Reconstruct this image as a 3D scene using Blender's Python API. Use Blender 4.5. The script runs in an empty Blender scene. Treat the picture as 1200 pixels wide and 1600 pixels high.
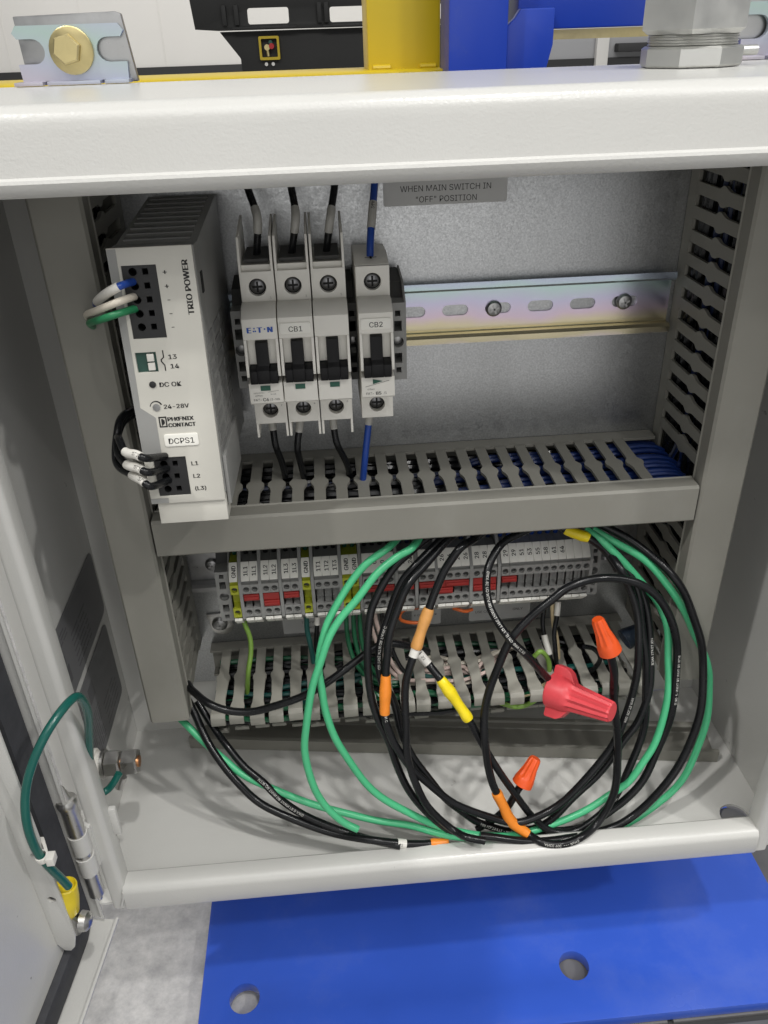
import bpy, bmesh, math, random
from mathutils import Vector, Matrix
from mathutils.geometry import tessellate_polygon
random.seed(11)
S = 0.001                                   # everything below is written in millimetres
scene = bpy.context.scene
C = scene.collection

# ---------------------------------------------------------------- camera
cam = bpy.data.cameras.new('camera'); cam_o = bpy.data.objects.new('camera', cam); C.objects.link(cam_o)
RT = Vector((0.99638956, -0.07954835, -0.02966321)); FW = Vector((0.05345233, 0.85924033, -0.50877195)); UP = Vector((0.0659598, 0.50534949, 0.86039014))
mw = Matrix((RT, UP, -FW)).transposed().to_4x4(); mw.translation = Vector((-123.9, -460.45, 139.47)) * S
cam_o.matrix_world = mw
cam.sensor_fit = 'VERTICAL'; cam.sensor_height = 36.0; cam.sensor_width = 27.0
cam.lens = 36.0 * 1266.4 / 1600.0
cam.clip_start = 0.02; cam.clip_end = 200.0
scene.camera = cam_o

# ---------------------------------------------------------------- indoor light: even hall light plus three high-bay lamps
world = bpy.data.worlds.new('World'); scene.world = world; world.use_nodes = True
bg = world.node_tree.nodes['Background']; bg.inputs['Color'].default_value = (0.97, 0.985, 1.0, 1); bg.inputs['Strength'].default_value = 0.34
def lamp(name, loc, power, size, col=(1.0, 0.985, 0.955)):
    l = bpy.data.lights.new(name, 'AREA'); l.shape = 'DISK'; l.size = size; l.energy = power; l.color = col
    o = bpy.data.objects.new(name, l); C.objects.link(o); o.location = loc
    o.rotation_euler = (Vector((-0.07, -0.06, -0.2)) - Vector(loc)).to_track_quat('-Z', 'Y').to_euler()
lamp('high_bay_lamp', (0.55, -0.97, 3.1), 30, 0.14)
lamp('high_bay_lamp', (-1.75, -1.25, 3.0), 46, 0.14)
lamp('high_bay_lamp', (2.5, -1.85, 3.0), 48, 0.16)
lamp('high_bay_lamp', (0.75, -2.4, 3.0), 10, 0.15)
for hx_ in (-4.5, 0.5, 5.5):                 # unseen lamp row added over the far hall to brighten the back wall
    fl = bpy.data.lights.new('high_bay_lamp', 'AREA'); fl.shape = 'DISK'; fl.size = 0.5; fl.energy = 170; fl.color = (1.0, 0.985, 0.955)
    fo = bpy.data.objects.new('high_bay_lamp', fl); C.objects.link(fo); fo.location = (hx_, 11.5, 4.6); fo.rotation_euler = (math.radians(25), 0, 0)
# unseen soft overhead panel, added as fill in place of ceiling bounce
bk = bpy.data.lights.new('overhead_fill', 'AREA'); bk.shape = 'RECTANGLE'; bk.size = 4.5; bk.size_y = 3.4; bk.energy = 84; bk.color = (1.0, 0.99, 0.97)
bko = bpy.data.objects.new('overhead_fill', bk); C.objects.link(bko); bko.location = (0.2, -2.7, 3.6)
# unseen frontal fill panel, added far behind the camera
dl = bpy.data.lights.new('front_fill', 'AREA'); dl.shape = 'RECTANGLE'; dl.size = 5.0; dl.size_y = 2.6; dl.energy = 37; dl.color = (1.0, 0.985, 0.95)
dlo = bpy.data.objects.new('front_fill', dl); C.objects.link(dlo); dlo.location = (-0.4, -5.6, 0.95)
dlo.rotation_euler = (math.radians(90), 0, 0)
scene.view_settings.view_transform = 'Standard'; scene.view_settings.look = 'None'
scene.view_settings.exposure = 0.0; scene.view_settings.gamma = 1.0; scene.view_settings.use_curve_mapping = False
scene.render.engine = 'CYCLES'
try:
    scene.cycles.use_denoising = True; scene.cycles.denoiser = 'OPENIMAGEDENOISE'
    scene.cycles.sample_clamp_indirect = 6.0; scene.cycles.max_bounces = 8
except Exception: pass

# ---------------------------------------------------------------- materials
MATS = {}
def mat(name, col, rough=0.5, metal=0.0, var=0.0, vscale=40.0, bump=0.0, bscale=500.0, bdist=0.0002, spec=0.5, coat=0.0, rvar=0.0, stretch=None, emit=None, dirt=0.0):
    m = bpy.data.materials.new(name); m.use_nodes = True; nt = m.node_tree; b = nt.nodes['Principled BSDF']
    b.inputs['Roughness'].default_value = rough; b.inputs['Metallic'].default_value = metal
    b.inputs['Specular IOR Level'].default_value = spec; b.inputs['Coat Weight'].default_value = coat
    col4 = (col[0], col[1], col[2], 1)
    tc = nt.nodes.new('ShaderNodeTexCoord'); src = tc.outputs['Object']
    if stretch:
        mp = nt.nodes.new('ShaderNodeMapping'); mp.inputs['Scale'].default_value = stretch; nt.links.new(src, mp.inputs['Vector']); src = mp.outputs['Vector']
    n = nt.nodes.new('ShaderNodeTexNoise'); n.inputs['Scale'].default_value = vscale; n.inputs['Detail'].default_value = 5; n.inputs['Roughness'].default_value = 0.6
    nt.links.new(src, n.inputs['Vector'])
    r = nt.nodes.new('ShaderNodeValToRGB'); v = max(var, 0.02)
    r.color_ramp.elements[0].position = 0.3; r.color_ramp.elements[1].position = 0.7
    r.color_ramp.elements[0].color = tuple(c * (1 - v) for c in col) + (1,); r.color_ramp.elements[1].color = tuple(min(1, c * (1 + v * 0.7)) for c in col) + (1,)
    nt.links.new(n.outputs['Fac'], r.inputs['Fac']); last = r.outputs['Color']
    if dirt > 0:       # sparse small specks and scuffs
        n2 = nt.nodes.new('ShaderNodeTexNoise'); n2.inputs['Scale'].default_value = 95; n2.inputs['Detail'].default_value = 3; nt.links.new(tc.outputs['Object'], n2.inputs['Vector'])
        r2 = nt.nodes.new('ShaderNodeValToRGB'); r2.color_ramp.elements[0].position = 0.735; r2.color_ramp.elements[1].position = 0.76
        r2.color_ramp.elements[0].color = (0, 0, 0, 1); r2.color_ramp.elements[1].color = (dirt, dirt, dirt, 1)
        nt.links.new(n2.outputs['Fac'], r2.inputs['Fac'])
        mx = nt.nodes.new('ShaderNodeMix'); mx.data_type = 'RGBA'; nt.links.new(r2.outputs['Color'], mx.inputs[0])
        nt.links.new(last, mx.inputs[6]); mx.inputs[7].default_value = (0.12, 0.11, 0.10, 1); last = mx.outputs[2]
    nt.links.new(last, b.inputs['Base Color'])
    if rvar > 0:
        mr = nt.nodes.new('ShaderNodeMapRange'); mr.inputs['From Min'].default_value = 0.3; mr.inputs['From Max'].default_value = 0.7
        mr.inputs['To Min'].default_value = max(0.03, rough - rvar); mr.inputs['To Max'].default_value = min(1, rough + rvar)
        nt.links.new(n.outputs['Fac'], mr.inputs['Value']); nt.links.new(mr.outputs['Result'], b.inputs['Roughness'])
    if bump > 0:
        nb = nt.nodes.new('ShaderNodeTexNoise'); nb.inputs['Scale'].default_value = bscale; nb.inputs['Detail'].default_value = 2; nt.links.new(src, nb.inputs['Vector'])
        bp = nt.nodes.new('ShaderNodeBump'); bp.inputs['Strength'].default_value = bump; bp.inputs['Distance'].default_value = bdist
        nt.links.new(nb.outputs['Fac'], bp.inputs['Height']); nt.links.new(bp.outputs['Normal'], b.inputs['Normal'])
    if emit:
        b.inputs['Emission Color'].default_value = (*emit, 1); b.inputs['Emission Strength'].default_value = 1
    MATS[name] = m
    return m
mat('paint', (0.585, 0.58, 0.555), 0.24, var=0.03, vscale=14, bump=0.24, bscale=850, bdist=0.0004, dirt=0.5)
mat('paint_plain', (0.60, 0.595, 0.57), 0.38, var=0.03, vscale=14, bump=0.25, bscale=620, bdist=0.0003)
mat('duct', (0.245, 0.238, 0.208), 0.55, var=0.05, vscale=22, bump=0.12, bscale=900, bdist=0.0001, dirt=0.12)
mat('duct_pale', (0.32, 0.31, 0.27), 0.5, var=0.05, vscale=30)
mat('offwhite', (0.58, 0.565, 0.51), 0.5, var=0.025, bump=0.1, bscale=1500, bdist=0.0001)
mat('breaker', (0.80, 0.78, 0.72), 0.42, var=0.025, bump=0.08, bscale=1500, bdist=0.0001)
mat('housing', (0.27, 0.27, 0.26), 0.5, var=0.04, metal=0.15)
mat('housing_grey', (0.20, 0.20, 0.195), 0.55, var=0.05)
mat('stripe', (0.30, 0.30, 0.29), 0.5)
mat('term', (0.30, 0.30, 0.29), 0.5, var=0.04)
mat('term_dark', (0.06, 0.06, 0.058), 0.6)
mat('lime', (0.42, 0.45, 0.03), 0.5, var=0.05)
mat('marker', (0.88, 0.865, 0.80), 0.55, var=0.03)
mat('ink', (0.012, 0.012, 0.012), 0.6)
mat('ink_soft', (0.10, 0.10, 0.095), 0.6)
mat('blue_ink', (0.02, 0.09, 0.42), 0.5)
mat('print', (0.62, 0.61, 0.57), 0.6)
mat('red_bridge', (0.36, 0.028, 0.024), 0.4, var=0.06)
mat('black_plastic', (0.009, 0.009, 0.010), 0.5, var=0.1, spec=0.25)
mat('conn', (0.018, 0.018, 0.019), 0.5, var=0.1)
mat('hole', (0.008, 0.008, 0.008), 0.8)
mat('green_ind', (0.015, 0.10, 0.065), 0.4)
mat('green_conn', (0.02, 0.07, 0.055), 0.5)
mat('white', (0.75, 0.73, 0.68), 0.5)
mat('chrome', (0.62, 0.61, 0.59), 0.33, metal=1.0, var=0.08, rvar=0.08, vscale=120)
mat('screw_dark', (0.20, 0.20, 0.205), 0.3, metal=1.0, var=0.2, vscale=200)
mat('steel', (0.42, 0.42, 0.42), 0.36, metal=1.0, var=0.12, rvar=0.1, vscale=90)
mat('nickel', (0.60, 0.60, 0.58), 0.40, metal=1.0, var=0.06, rvar=0.07, vscale=60, bump=0.1, bscale=700, bdist=0.0002)
mat('copper', (0.62, 0.30, 0.14), 0.3, metal=1.0)
mat('brass_zinc', (0.58, 0.49, 0.25), 0.40, metal=1.0, var=0.15, rvar=0.1, vscale=70)
mat('label_grey', (0.50, 0.50, 0.49), 0.5)
mat('sticker_dark', (0.13, 0.13, 0.135), 0.42, var=0.06)
mat('sticker_print', (0.085, 0.085, 0.09), 0.5)
mat('sticker_light', (0.17, 0.17, 0.17), 0.5)
mat('gasket', (0.045, 0.046, 0.052), 0.8, var=0.15, vscale=200, bump=0.3, bscale=1200, bdist=0.0002)
mat('blue_paint', (0.034, 0.098, 0.52), 0.22, var=0.08, vscale=9, bump=0.15, bscale=180, bdist=0.0003, rvar=0.06, coat=0.15)
mat('blue_frame', (0.010, 0.045, 0.34), 0.32, var=0.06, vscale=6)
mat('yellow_paint', (0.62, 0.45, 0.012), 0.36, var=0.05, vscale=8)
mat('rubber_black', (0.012, 0.012, 0.013), 0.30, var=0.15, vscale=60, bump=0.05, bscale=400, bdist=0.0002)
mat('w_black', (0.0075, 0.008, 0.009), 0.25, var=0.25, rvar=0.09, vscale=60, bump=0.06, bscale=260, bdist=0.0003, spec=0.32)
mat('w_green', (0.07, 0.45, 0.21), 0.33, var=0.05, vscale=40, bump=0.05, bscale=260, bdist=0.0003)
mat('w_teal', (0.008, 0.105, 0.085), 0.25, var=0.05)
mat('w_dteal', (0.006, 0.075, 0.065), 0.35)
mat('w_dgreen', (0.008, 0.11, 0.045), 0.35)
mat('w_blue', (0.012, 0.055, 0.30), 0.35, var=0.08)
mat('w_white', (0.62, 0.57, 0.48), 0.4, var=0.05)
mat('w_pink', (0.60, 0.47, 0.42), 0.4, var=0.05)
mat('w_cream', (0.62, 0.50, 0.30), 0.4)
mat('w_lime', (0.19, 0.34, 0.055), 0.4, var=0.1)
mat('w_greenyellow', (0.02, 0.20, 0.08), 0.4)
mat('w_orange', (0.60, 0.12, 0.02), 0.4)
mat('w_blue_shaded', (0.008, 0.034, 0.18), 0.4, var=0.1)  # darker copy of the wire blue, duct shade put into the colour
mat('w_navy', (0.008, 0.022, 0.085), 0.4)
mat('s_orange', (0.80, 0.24, 0.022), 0.38, var=0.06, vscale=150, bump=0.5, bscale=190, bdist=0.0008)
mat('s_yellow', (0.84, 0.66, 0.012), 0.36, var=0.06, vscale=150, bump=0.5, bscale=170, bdist=0.0009)
mat('s_tan', (0.62, 0.30, 0.085), 0.34, var=0.10, vscale=170, bump=0.4, bscale=160, bdist=0.0006)
mat('s_marker', (0.70, 0.68, 0.63), 0.45, var=0.05)
mat('s_shade', (0.42, 0.41, 0.38), 0.5, var=0.1, vscale=200)
mat('nut_orange', (0.72, 0.085, 0.012), 0.36, var=0.05, vscale=120)
mat('nut_red', (0.66, 0.062, 0.075), 0.42, var=0.07, vscale=110, bump=0.15, bscale=420, bdist=0.0003)
mat('nut_blue', (0.012, 0.02, 0.035), 0.4)
mat('lug_yellow', (0.78, 0.60, 0.02), 0.35, var=0.05)
mat('hall_wall', (0.80, 0.78, 0.74), 0.7, var=0.03, vscale=0.6)
mat('dark_base', (0.035, 0.035, 0.036), 0.6)
mat('black_cart', (0.017, 0.017, 0.016), 0.6, var=0.15, vscale=4, bump=0.2, bscale=60, bdist=0.002)
mat('grey_cab', (0.40, 0.40, 0.41), 0.6, var=0.04, vscale=3)
mat('red_knob', (0.5, 0.015, 0.02), 0.4)

def worn(name, tint, amount, scale, lo, hi, stretch=(1, 1, 1)):
    """lay scuffs and dust with their own irregular shape over a paint"""
    m = MATS[name]; nt = m.node_tree; b = nt.nodes['Principled BSDF']; src = b.inputs['Base Color'].links[0].from_socket; L = nt.links.new
    tc = nt.nodes.new('ShaderNodeTexCoord'); mp = nt.nodes.new('ShaderNodeMapping'); mp.inputs['Scale'].default_value = stretch; L(tc.outputs['Object'], mp.inputs['Vector'])
    n = nt.nodes.new('ShaderNodeTexNoise'); n.inputs['Scale'].default_value = scale; n.inputs['Detail'].default_value = 9; n.inputs['Roughness'].default_value = 0.72; L(mp.outputs['Vector'], n.inputs['Vector'])
    r = nt.nodes.new('ShaderNodeValToRGB'); r.color_ramp.elements[0].position = lo; r.color_ramp.elements[1].position = hi
    r.color_ramp.elements[0].color = (0, 0, 0, 1); r.color_ramp.elements[1].color = (amount, amount, amount, 1); L(n.outputs['Fac'], r.inputs['Fac'])
    mx = nt.nodes.new('ShaderNodeMix'); mx.data_type = 'RGBA'; L(r.outputs['Color'], mx.inputs[0]); L(src, mx.inputs[6]); mx.inputs[7].default_value = (*tint, 1)
    L(mx.outputs[2], b.inputs['Base Color'])
worn('blue_paint', (0.16, 0.20, 0.42), 0.35, 9, 0.5, 0.8)
worn('blue_paint', (0.42, 0.43, 0.46), 0.55, 60, 0.70, 0.78, (1, 0.25, 1))
worn('paint', (0.42, 0.40, 0.36), 0.20, 7, 0.52, 0.8)
worn('paint', (0.16, 0.15, 0.14), 0.45, 45, 0.735, 0.78, (0.3, 1, 1))
worn('yellow_paint', (0.25, 0.20, 0.08), 0.35, 12, 0.6, 0.8)
worn('blue_frame', (0.10, 0.13, 0.25), 0.4, 14, 0.58, 0.8)
worn('duct', (0.36, 0.355, 0.33), 0.30, 12, 0.52, 0.8, (1, 1, 0.4))
def mat_concrete():
    m = mat('concrete', (0.46, 0.455, 0.45), 0.55, var=0.10, vscale=16, bump=0.25, bscale=120, bdist=0.0006, rvar=0.12)
    nt = m.node_tree; b = nt.nodes['Principled BSDF']; src = b.inputs['Base Color'].links[0].from_socket
    tc = nt.nodes.new('ShaderNodeTexCoord'); n = nt.nodes.new('ShaderNodeTexNoise'); n.inputs['Scale'].default_value = 70; n.inputs['Detail'].default_value = 8; n.inputs['Roughness'].default_value = 0.75
    nt.links.new(tc.outputs['Object'], n.inputs['Vector'])
    r = nt.nodes.new('ShaderNodeValToRGB'); r.color_ramp.elements[0].position = 0.35; r.color_ramp.elements[1].position = 0.66
    r.color_ramp.elements[0].color = (0.72, 0.72, 0.73, 1); r.color_ramp.elements[1].color = (1.12, 1.11, 1.10, 1); nt.links.new(n.outputs['Fac'], r.inputs['Fac'])
    mx = nt.nodes.new('ShaderNodeMix'); mx.data_type = 'RGBA'; mx.blend_type = 'MULTIPLY'; mx.inputs[0].default_value = 1
    nt.links.new(src, mx.inputs[6]); nt.links.new(r.outputs['Color'], mx.inputs[7]); nt.links.new(mx.outputs[2], b.inputs['Base Color'])
mat_concrete()
mat('dark_tile', (0.115, 0.113, 0.115), 0.55, var=0.18, vscale=25, bump=0.3, bscale=150, bdist=0.0006, rvar=0.1)

def mat_galv():          # galvanised sheet with fine bright grain
    m = bpy.data.materials.new('galv'); m.use_nodes = True; nt = m.node_tree; b = nt.nodes['Principled BSDF']; L = nt.links.new
    tc = nt.nodes.new('ShaderNodeTexCoord')
    n = nt.nodes.new('ShaderNodeTexNoise'); n.inputs['Scale'].default_value = 900; n.inputs['Detail'].default_value = 3; n.inputs['Roughness'].default_value = 0.7; L(tc.outputs['Object'], n.inputs['Vector'])
    v = nt.nodes.new('ShaderNodeTexVoronoi'); v.inputs['Scale'].default_value = 800; L(tc.outputs['Object'], v.inputs['Vector'])
    n2 = nt.nodes.new('ShaderNodeTexNoise'); n2.inputs['Scale'].default_value = 9; n2.inputs['Detail'].default_value = 3; mp2 = nt.nodes.new('ShaderNodeMapping'); mp2.inputs['Scale'].default_value = (3.0, 1.0, 0.35); L(tc.outputs['Object'], mp2.inputs['Vector']); L(mp2.outputs['Vector'], n2.inputs['Vector'])
    r = nt.nodes.new('ShaderNodeValToRGB'); r.color_ramp.elements[0].position = 0.36; r.color_ramp.elements[1].position = 0.66
    r.color_ramp.elements[0].color = (0.49, 0.50, 0.51, 1); r.color_ramp.elements[1].color = (0.67, 0.68, 0.69, 1); L(n.outputs['Fac'], r.inputs['Fac'])
    sp = nt.nodes.new('ShaderNodeSeparateColor'); L(v.outputs['Color'], sp.inputs['Color'])
    mr = nt.nodes.new('ShaderNodeMapRange'); mr.inputs['To Min'].default_value = 0.32; mr.inputs['To Max'].default_value = 0.42; L(sp.outputs['Red'], mr.inputs['Value'])
    L(mr.outputs['Result'], b.inputs['Roughness'])
    mx = nt.nodes.new('ShaderNodeMix'); mx.data_type = 'RGBA'; mx.blend_type = 'MULTIPLY'; mx.inputs[0].default_value = 0.3
    L(r.outputs['Color'], mx.inputs[6]); L(n2.outputs['Fac'], mx.inputs[7]); L(mx.outputs[2], b.inputs['Base Color'])
    b.inputs['Metallic'].default_value = 0.93
    bp = nt.nodes.new('ShaderNodeBump'); bp.inputs['Strength'].default_value = 0.12; bp.inputs['Distance'].default_value = 0.0003
    L(sp.outputs['Green'], bp.inputs['Height']); L(bp.outputs['Normal'], b.inputs['Normal'])
    MATS['galv'] = m
mat_galv()
def mat_chromate(name, axis_scale, stops, rough=0.28):   # zinc chromate film: view-dependent sheen painted as fixed tint bands
    m = bpy.data.materials.new(name); m.use_nodes = True; nt = m.node_tree; b = nt.nodes['Principled BSDF']; L = nt.links.new
    tc = nt.nodes.new('ShaderNodeTexCoord'); mp = nt.nodes.new('ShaderNodeMapping'); mp.inputs['Scale'].default_value = axis_scale; L(tc.outputs['Object'], mp.inputs['Vector'])
    n = nt.nodes.new('ShaderNodeTexNoise'); n.inputs['Scale'].default_value = 22; n.inputs['Detail'].default_value = 3; L(tc.outputs['Object'], n.inputs['Vector'])
    sx = nt.nodes.new('ShaderNodeSeparateXYZ'); L(mp.outputs['Vector'], sx.inputs['Vector'])
    a = nt.nodes.new('ShaderNodeMath'); a.operation = 'ADD'; L(sx.outputs['X'], a.inputs[0]); L(sx.outputs['Y'], a.inputs[1])
    a2 = nt.nodes.new('ShaderNodeMath'); a2.operation = 'ADD'; L(a.outputs[0], a2.inputs[0]); L(sx.outputs['Z'], a2.inputs[1])
    a3 = nt.nodes.new('ShaderNodeMath'); a3.operation = 'MULTIPLY_ADD'; L(n.outputs['Fac'], a3.inputs[0]); a3.inputs[1].default_value = 0.35; L(a2.outputs[0], a3.inputs[2])
    r = nt.nodes.new('ShaderNodeValToRGB'); cr = r.color_ramp
    cr.elements[0].position = stops[0][0]; cr.elements[0].color = (*stops[0][1], 1); cr.elements[1].position = stops[-1][0]; cr.elements[1].color = (*stops[-1][1], 1)
    for p, c in stops[1:-1]:
        e = cr.elements.new(p); e.color = (*c, 1)
    L(a3.outputs[0], r.inputs['Fac']); L(r.outputs['Color'], b.inputs['Base Color'])
    b.inputs['Metallic'].default_value = 0.9; b.inputs['Roughness'].default_value = rough
    MATS[name] = m
# rail origin sits at its lower edge: z runs 0..35 mm
mat_chromate('chromate', (0, 0, 24.0), [(0.05, (0.70, 0.62, 0.78)), (0.22, (0.62, 0.56, 0.38)), (0.36, (0.78, 0.70, 0.48)), (0.50, (0.76, 0.62, 0.74)), (0.70, (0.66, 0.64, 0.84)), (0.90, (0.58, 0.76, 0.74)), (1.0, (0.60, 0.68, 0.82))], 0.24)
mat_chromate('chromate_b', (3.0, 0, 16.0), [(0.0, (0.58, 0.50, 0.52)), (0.25, (0.50, 0.52, 0.62)), (0.5, (0.46, 0.58, 0.55)), (0.75, (0.52, 0.54, 0.66)), (1.0, (0.55, 0.60, 0.48))], 0.5)

# ---------------------------------------------------------------- mesh helpers
class MB:
    def __init__(s): s.v = []; s.f = []
    def add(s, vs, fs):
        b = len(s.v); s.v += [Vector(p) for p in vs]; s.f += [tuple(i + b for i in f) for f in fs]; return s
    def xf(s, m):
        s.v = [m @ p for p in s.v]; return s
    def join(s, o): return s.add(o.v, o.f)
    def box(s, x0, x1, y0, y1, z0, z1):
        return s.add([(x0, y0, z0), (x1, y0, z0), (x1, y1, z0), (x0, y1, z0), (x0, y0, z1), (x1, y0, z1), (x1, y1, z1), (x0, y1, z1)],
                     [(3, 2, 1, 0), (4, 5, 6, 7), (0, 1, 5, 4), (1, 2, 6, 5), (2, 3, 7, 6), (3, 0, 4, 7)])
    def plate(s, outer, holes, fn, a0, a1, skip=False):
        """polygon with holes, extruded between a0 and a1; fn(u, v, a) gives the point"""
        loops = [outer] + list(holes); flat = [p for l in loops for p in l]; n = len(flat)
        tri = tessellate_polygon([[Vector((p[0], p[1], 0)) for p in l] for l in loops]) if holes or len(outer) > 4 else [tuple(range(len(outer)))]
        vs = [fn(p[0], p[1], a0) for p in flat] + [fn(p[0], p[1], a1) for p in flat]
        fs = [tuple(t) for t in tri] + [tuple(i + n for i in reversed(t)) for t in tri]
        k = 0
        for l in loops:
            m = len(l)
            for i in range(m): fs.append((k + i, k + (i + 1) % m, n + k + (i + 1) % m, n + k + i))
            k += m
        return s.add(vs, fs)
    def face(s, outer, holes, fn):
        loops = [outer] + list(holes); flat = [p for l in loops for p in l]
        tri = tessellate_polygon([[Vector((p[0], p[1], 0)) for p in l] for l in loops])
        return s.add([fn(p[0], p[1]) for p in flat], [tuple(t) for t in tri])
    def cyl(s, p0, p1, r0, r1=None, n=16, caps=True):
        return s.lathe(p0, Vector(p1) - Vector(p0), [(0, r0), (1, r0 if r1 is None else r1)], n, caps)
    def lathe(s, p0, d, prof, n=16, caps=True, rf=None, ph=0.0):
        """profile of (distance along d, radius)"""
        p0 = Vector(p0); d = Vector(d); ax = d.normalized(); a = ax.orthogonal().normalized()
        if abs(ax.z) < 0.9: a = Vector((0, 0, 1)).cross(ax).normalized()
        b = ax.cross(a); vs = []; fs = []
        for j, (t, r) in enumerate(prof):
            for i in range(n):
                th = 2 * math.pi * i / n + ph; rr = r * (rf(j, th) if rf else 1)
                vs.append(p0 + d * t + (a * math.cos(th) + b * math.sin(th)) * rr)
        for j in range(len(prof) - 1):
            for i in range(n): fs.append((j * n + i, j * n + (i + 1) % n, (j + 1) * n + (i + 1) % n, (j + 1) * n + i))
        if caps: fs += [tuple(reversed(range(n))), tuple(range((len(prof) - 1) * n, len(prof) * n))]
        return s.add(vs, fs)
    def tube(s, pts, r, n=10, caps=True):
        fr = frames(pts); vs = []; fs = []
        for j, (p, t, a, b) in enumerate(fr):
            rr = r[j] if isinstance(r, (list, tuple)) else r
            for i in range(n):
                th = 2 * math.pi * i / n; vs.append(p + (a * math.cos(th) + b * math.sin(th)) * rr)
        m = len(fr)
        for j in range(m - 1):
            for i in range(n): fs.append((j * n + i, j * n + (i + 1) % n, (j + 1) * n + (i + 1) % n, (j + 1) * n + i))
        if caps: fs += [tuple(reversed(range(n))), tuple(range((m - 1) * n, m * n))]
        return s.add(vs, fs)
    def text(s, t, size, org, U, V, bold=0.0, center=True, sx=1.0, lift=0.0):
        vs, fs, w = text_geo(t, 0); U = Vector(U); V = Vector(V); N = U.cross(V).normalized(); org = Vector(org) + N * lift
        off = -w / 2 if center else 0
        for k, dx in enumerate((0.0,) if bold < 0.01 else (-0.6, 0.6) if bold < 0.02 else (-0.9, 0.0, 0.9)):
            s.add([org + N * (0.012 * k) + U * ((x + off) * size * sx + dx * bold * size) + V * ((y - 0.35) * size) for x, y in vs], fs)
        return s
def frames(pts):
    pts = [Vector(p) for p in pts]; out = []; a = None
    for j, p in enumerate(pts):
        t = (pts[min(j + 1, len(pts) - 1)] - pts[max(j - 1, 0)]).normalized()
        if a is None:
            a = Vector((0, -1, 0.25)); a = (a - t * a.dot(t))
            if a.length < 0.1: a = t.orthogonal()
            a.normalize()
        else:
            a = (a - t * a.dot(t)).normalized()
        out.append((p, t, a, t.cross(a)))
    return out
TXT = {}
FONT = None
try:                                        # the typeface shipped with Blender; the built-in one is the fallback
    import os
    FONT = bpy.data.fonts.load(os.path.join(bpy.utils.system_resource('DATAFILES', path='fonts'), 'Inter.woff2'))
except Exception: FONT = None
def text_geo(t, bold):
    k = (t, bold)
    if k not in TXT:
        cu = bpy.data.curves.new('t', 'FONT'); cu.body = t
        if FONT: cu.font = FONT
        cu.size = 1.08 if FONT else 1.0;  cu.resolution_u = 4
        o = bpy.data.objects.new('t', cu); C.objects.link(o); dg = bpy.context.evaluated_depsgraph_get(); me = bpy.data.meshes.new_from_object(o.evaluated_get(dg))
        vs = [(v.co.x, v.co.y) for v in me.vertices]; fs = [tuple(p.vertices) for p in me.polygons]
        x0 = min(v[0] for v in vs); w = max(v[0] for v in vs) - x0
        TXT[k] = ([(x - x0, y) for x, y in vs], fs, w)
        bpy.data.objects.remove(o); bpy.data.meshes.remove(me); bpy.data.curves.remove(cu)
    return TXT[k]
def spline(P, n=8):
    P = [Vector(p) for p in P]; P = [2 * P[0] - P[1]] + P + [2 * P[-1] - P[-2]]; o = []
    for i in range(1, len(P) - 2):
        a, b, c, d = P[i - 1:i + 3]
        for k in range(n):
            t = k / n; o.append(0.5 * ((2 * b) + (c - a) * t + (2 * a - 5 * b + 4 * c - d) * t * t + (3 * b - a - 3 * c + d) * t ** 3))
    o.append(P[-2]); return o
def arclen(pts):
    L = [0.0]
    for a, b in zip(pts, pts[1:]): L.append(L[-1] + (b - a).length)
    return L
def at_len(pts, L, s):
    import bisect
    i = min(max(bisect.bisect_right(L, s) - 1, 0), len(pts) - 2); d = L[i + 1] - L[i]
    return i, (s - L[i]) / d if d > 1e-9 else 0.0
def sub(pts, t0, t1, step=1.6):
    L = arclen(pts); a, b = t0 * L[-1], t1 * L[-1]; n = max(3, int(abs(b - a) / step)); o = []
    for k in range(n + 1):
        i, u = at_len(pts, L, a + (b - a) * k / n); o.append(pts[i].lerp(pts[i + 1], u))
    return o
def circ(cx, cy, r, n=20, ph=0.0): return [(cx + r * math.cos(2 * math.pi * i / n + ph), cy + r * math.sin(2 * math.pi * i / n + ph)) for i in range(n)]
def slot(cx, cy, l, h, n=7):
    r = h / 2; o = []
    for i in range(n + 1):
        th = -math.pi / 2 + math.pi * i / n; o.append((cx + l / 2 - r + r * math.cos(th), cy + r * math.sin(th)))
    for i in range(n + 1):
        th = math.pi / 2 + math.pi * i / n; o.append((cx - l / 2 + r + r * math.cos(th), cy + r * math.sin(th)))
    return o
def rrect(x0, x1, y0, y1, r, n=4):
    o = []
    for cx, cy, a in ((x1 - r, y0 + r, -90), (x1 - r, y1 - r, 0), (x0 + r, y1 - r, 90), (x0 + r, y0 + r, 180)):
        for i in range(n + 1):
            th = math.radians(a + 90 * i / n); o.append((cx + r * math.cos(th), cy + r * math.sin(th)))
    return o
def sheet(poly, t):
    """thick outline along a polyline (offset to the left by t)"""
    P = [Vector((p[0], p[1])) for p in poly]; o = []
    for i, p in enumerate(P):
        d1 = (P[i] - P[i - 1]).normalized() if i else None; d2 = (P[i + 1] - P[i]).normalized() if i < len(P) - 1 else None
        n1 = Vector((-d1.y, d1.x)) if d1 else None; n2 = Vector((-d2.y, d2.x)) if d2 else None
        if n1 and n2:
            n = (n1 + n2).normalized(); k = 1 / max(0.4, n.dot(n1))
        else: n = n1 or n2; k = 1
        o.append(p + n * (t * k))
    return [tuple(p) for p in P] + [tuple(p) for p in reversed(o)]
YZ = lambda u, v, a: (a, u, v)      # polygon in (y, z), extruded along x
XY = lambda u, v, a: (u, v, a)      # polygon in (x, y), extruded along z
XZ = lambda u, v, a: (u, a, v)      # polygon in (x, z), extruded along y

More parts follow.
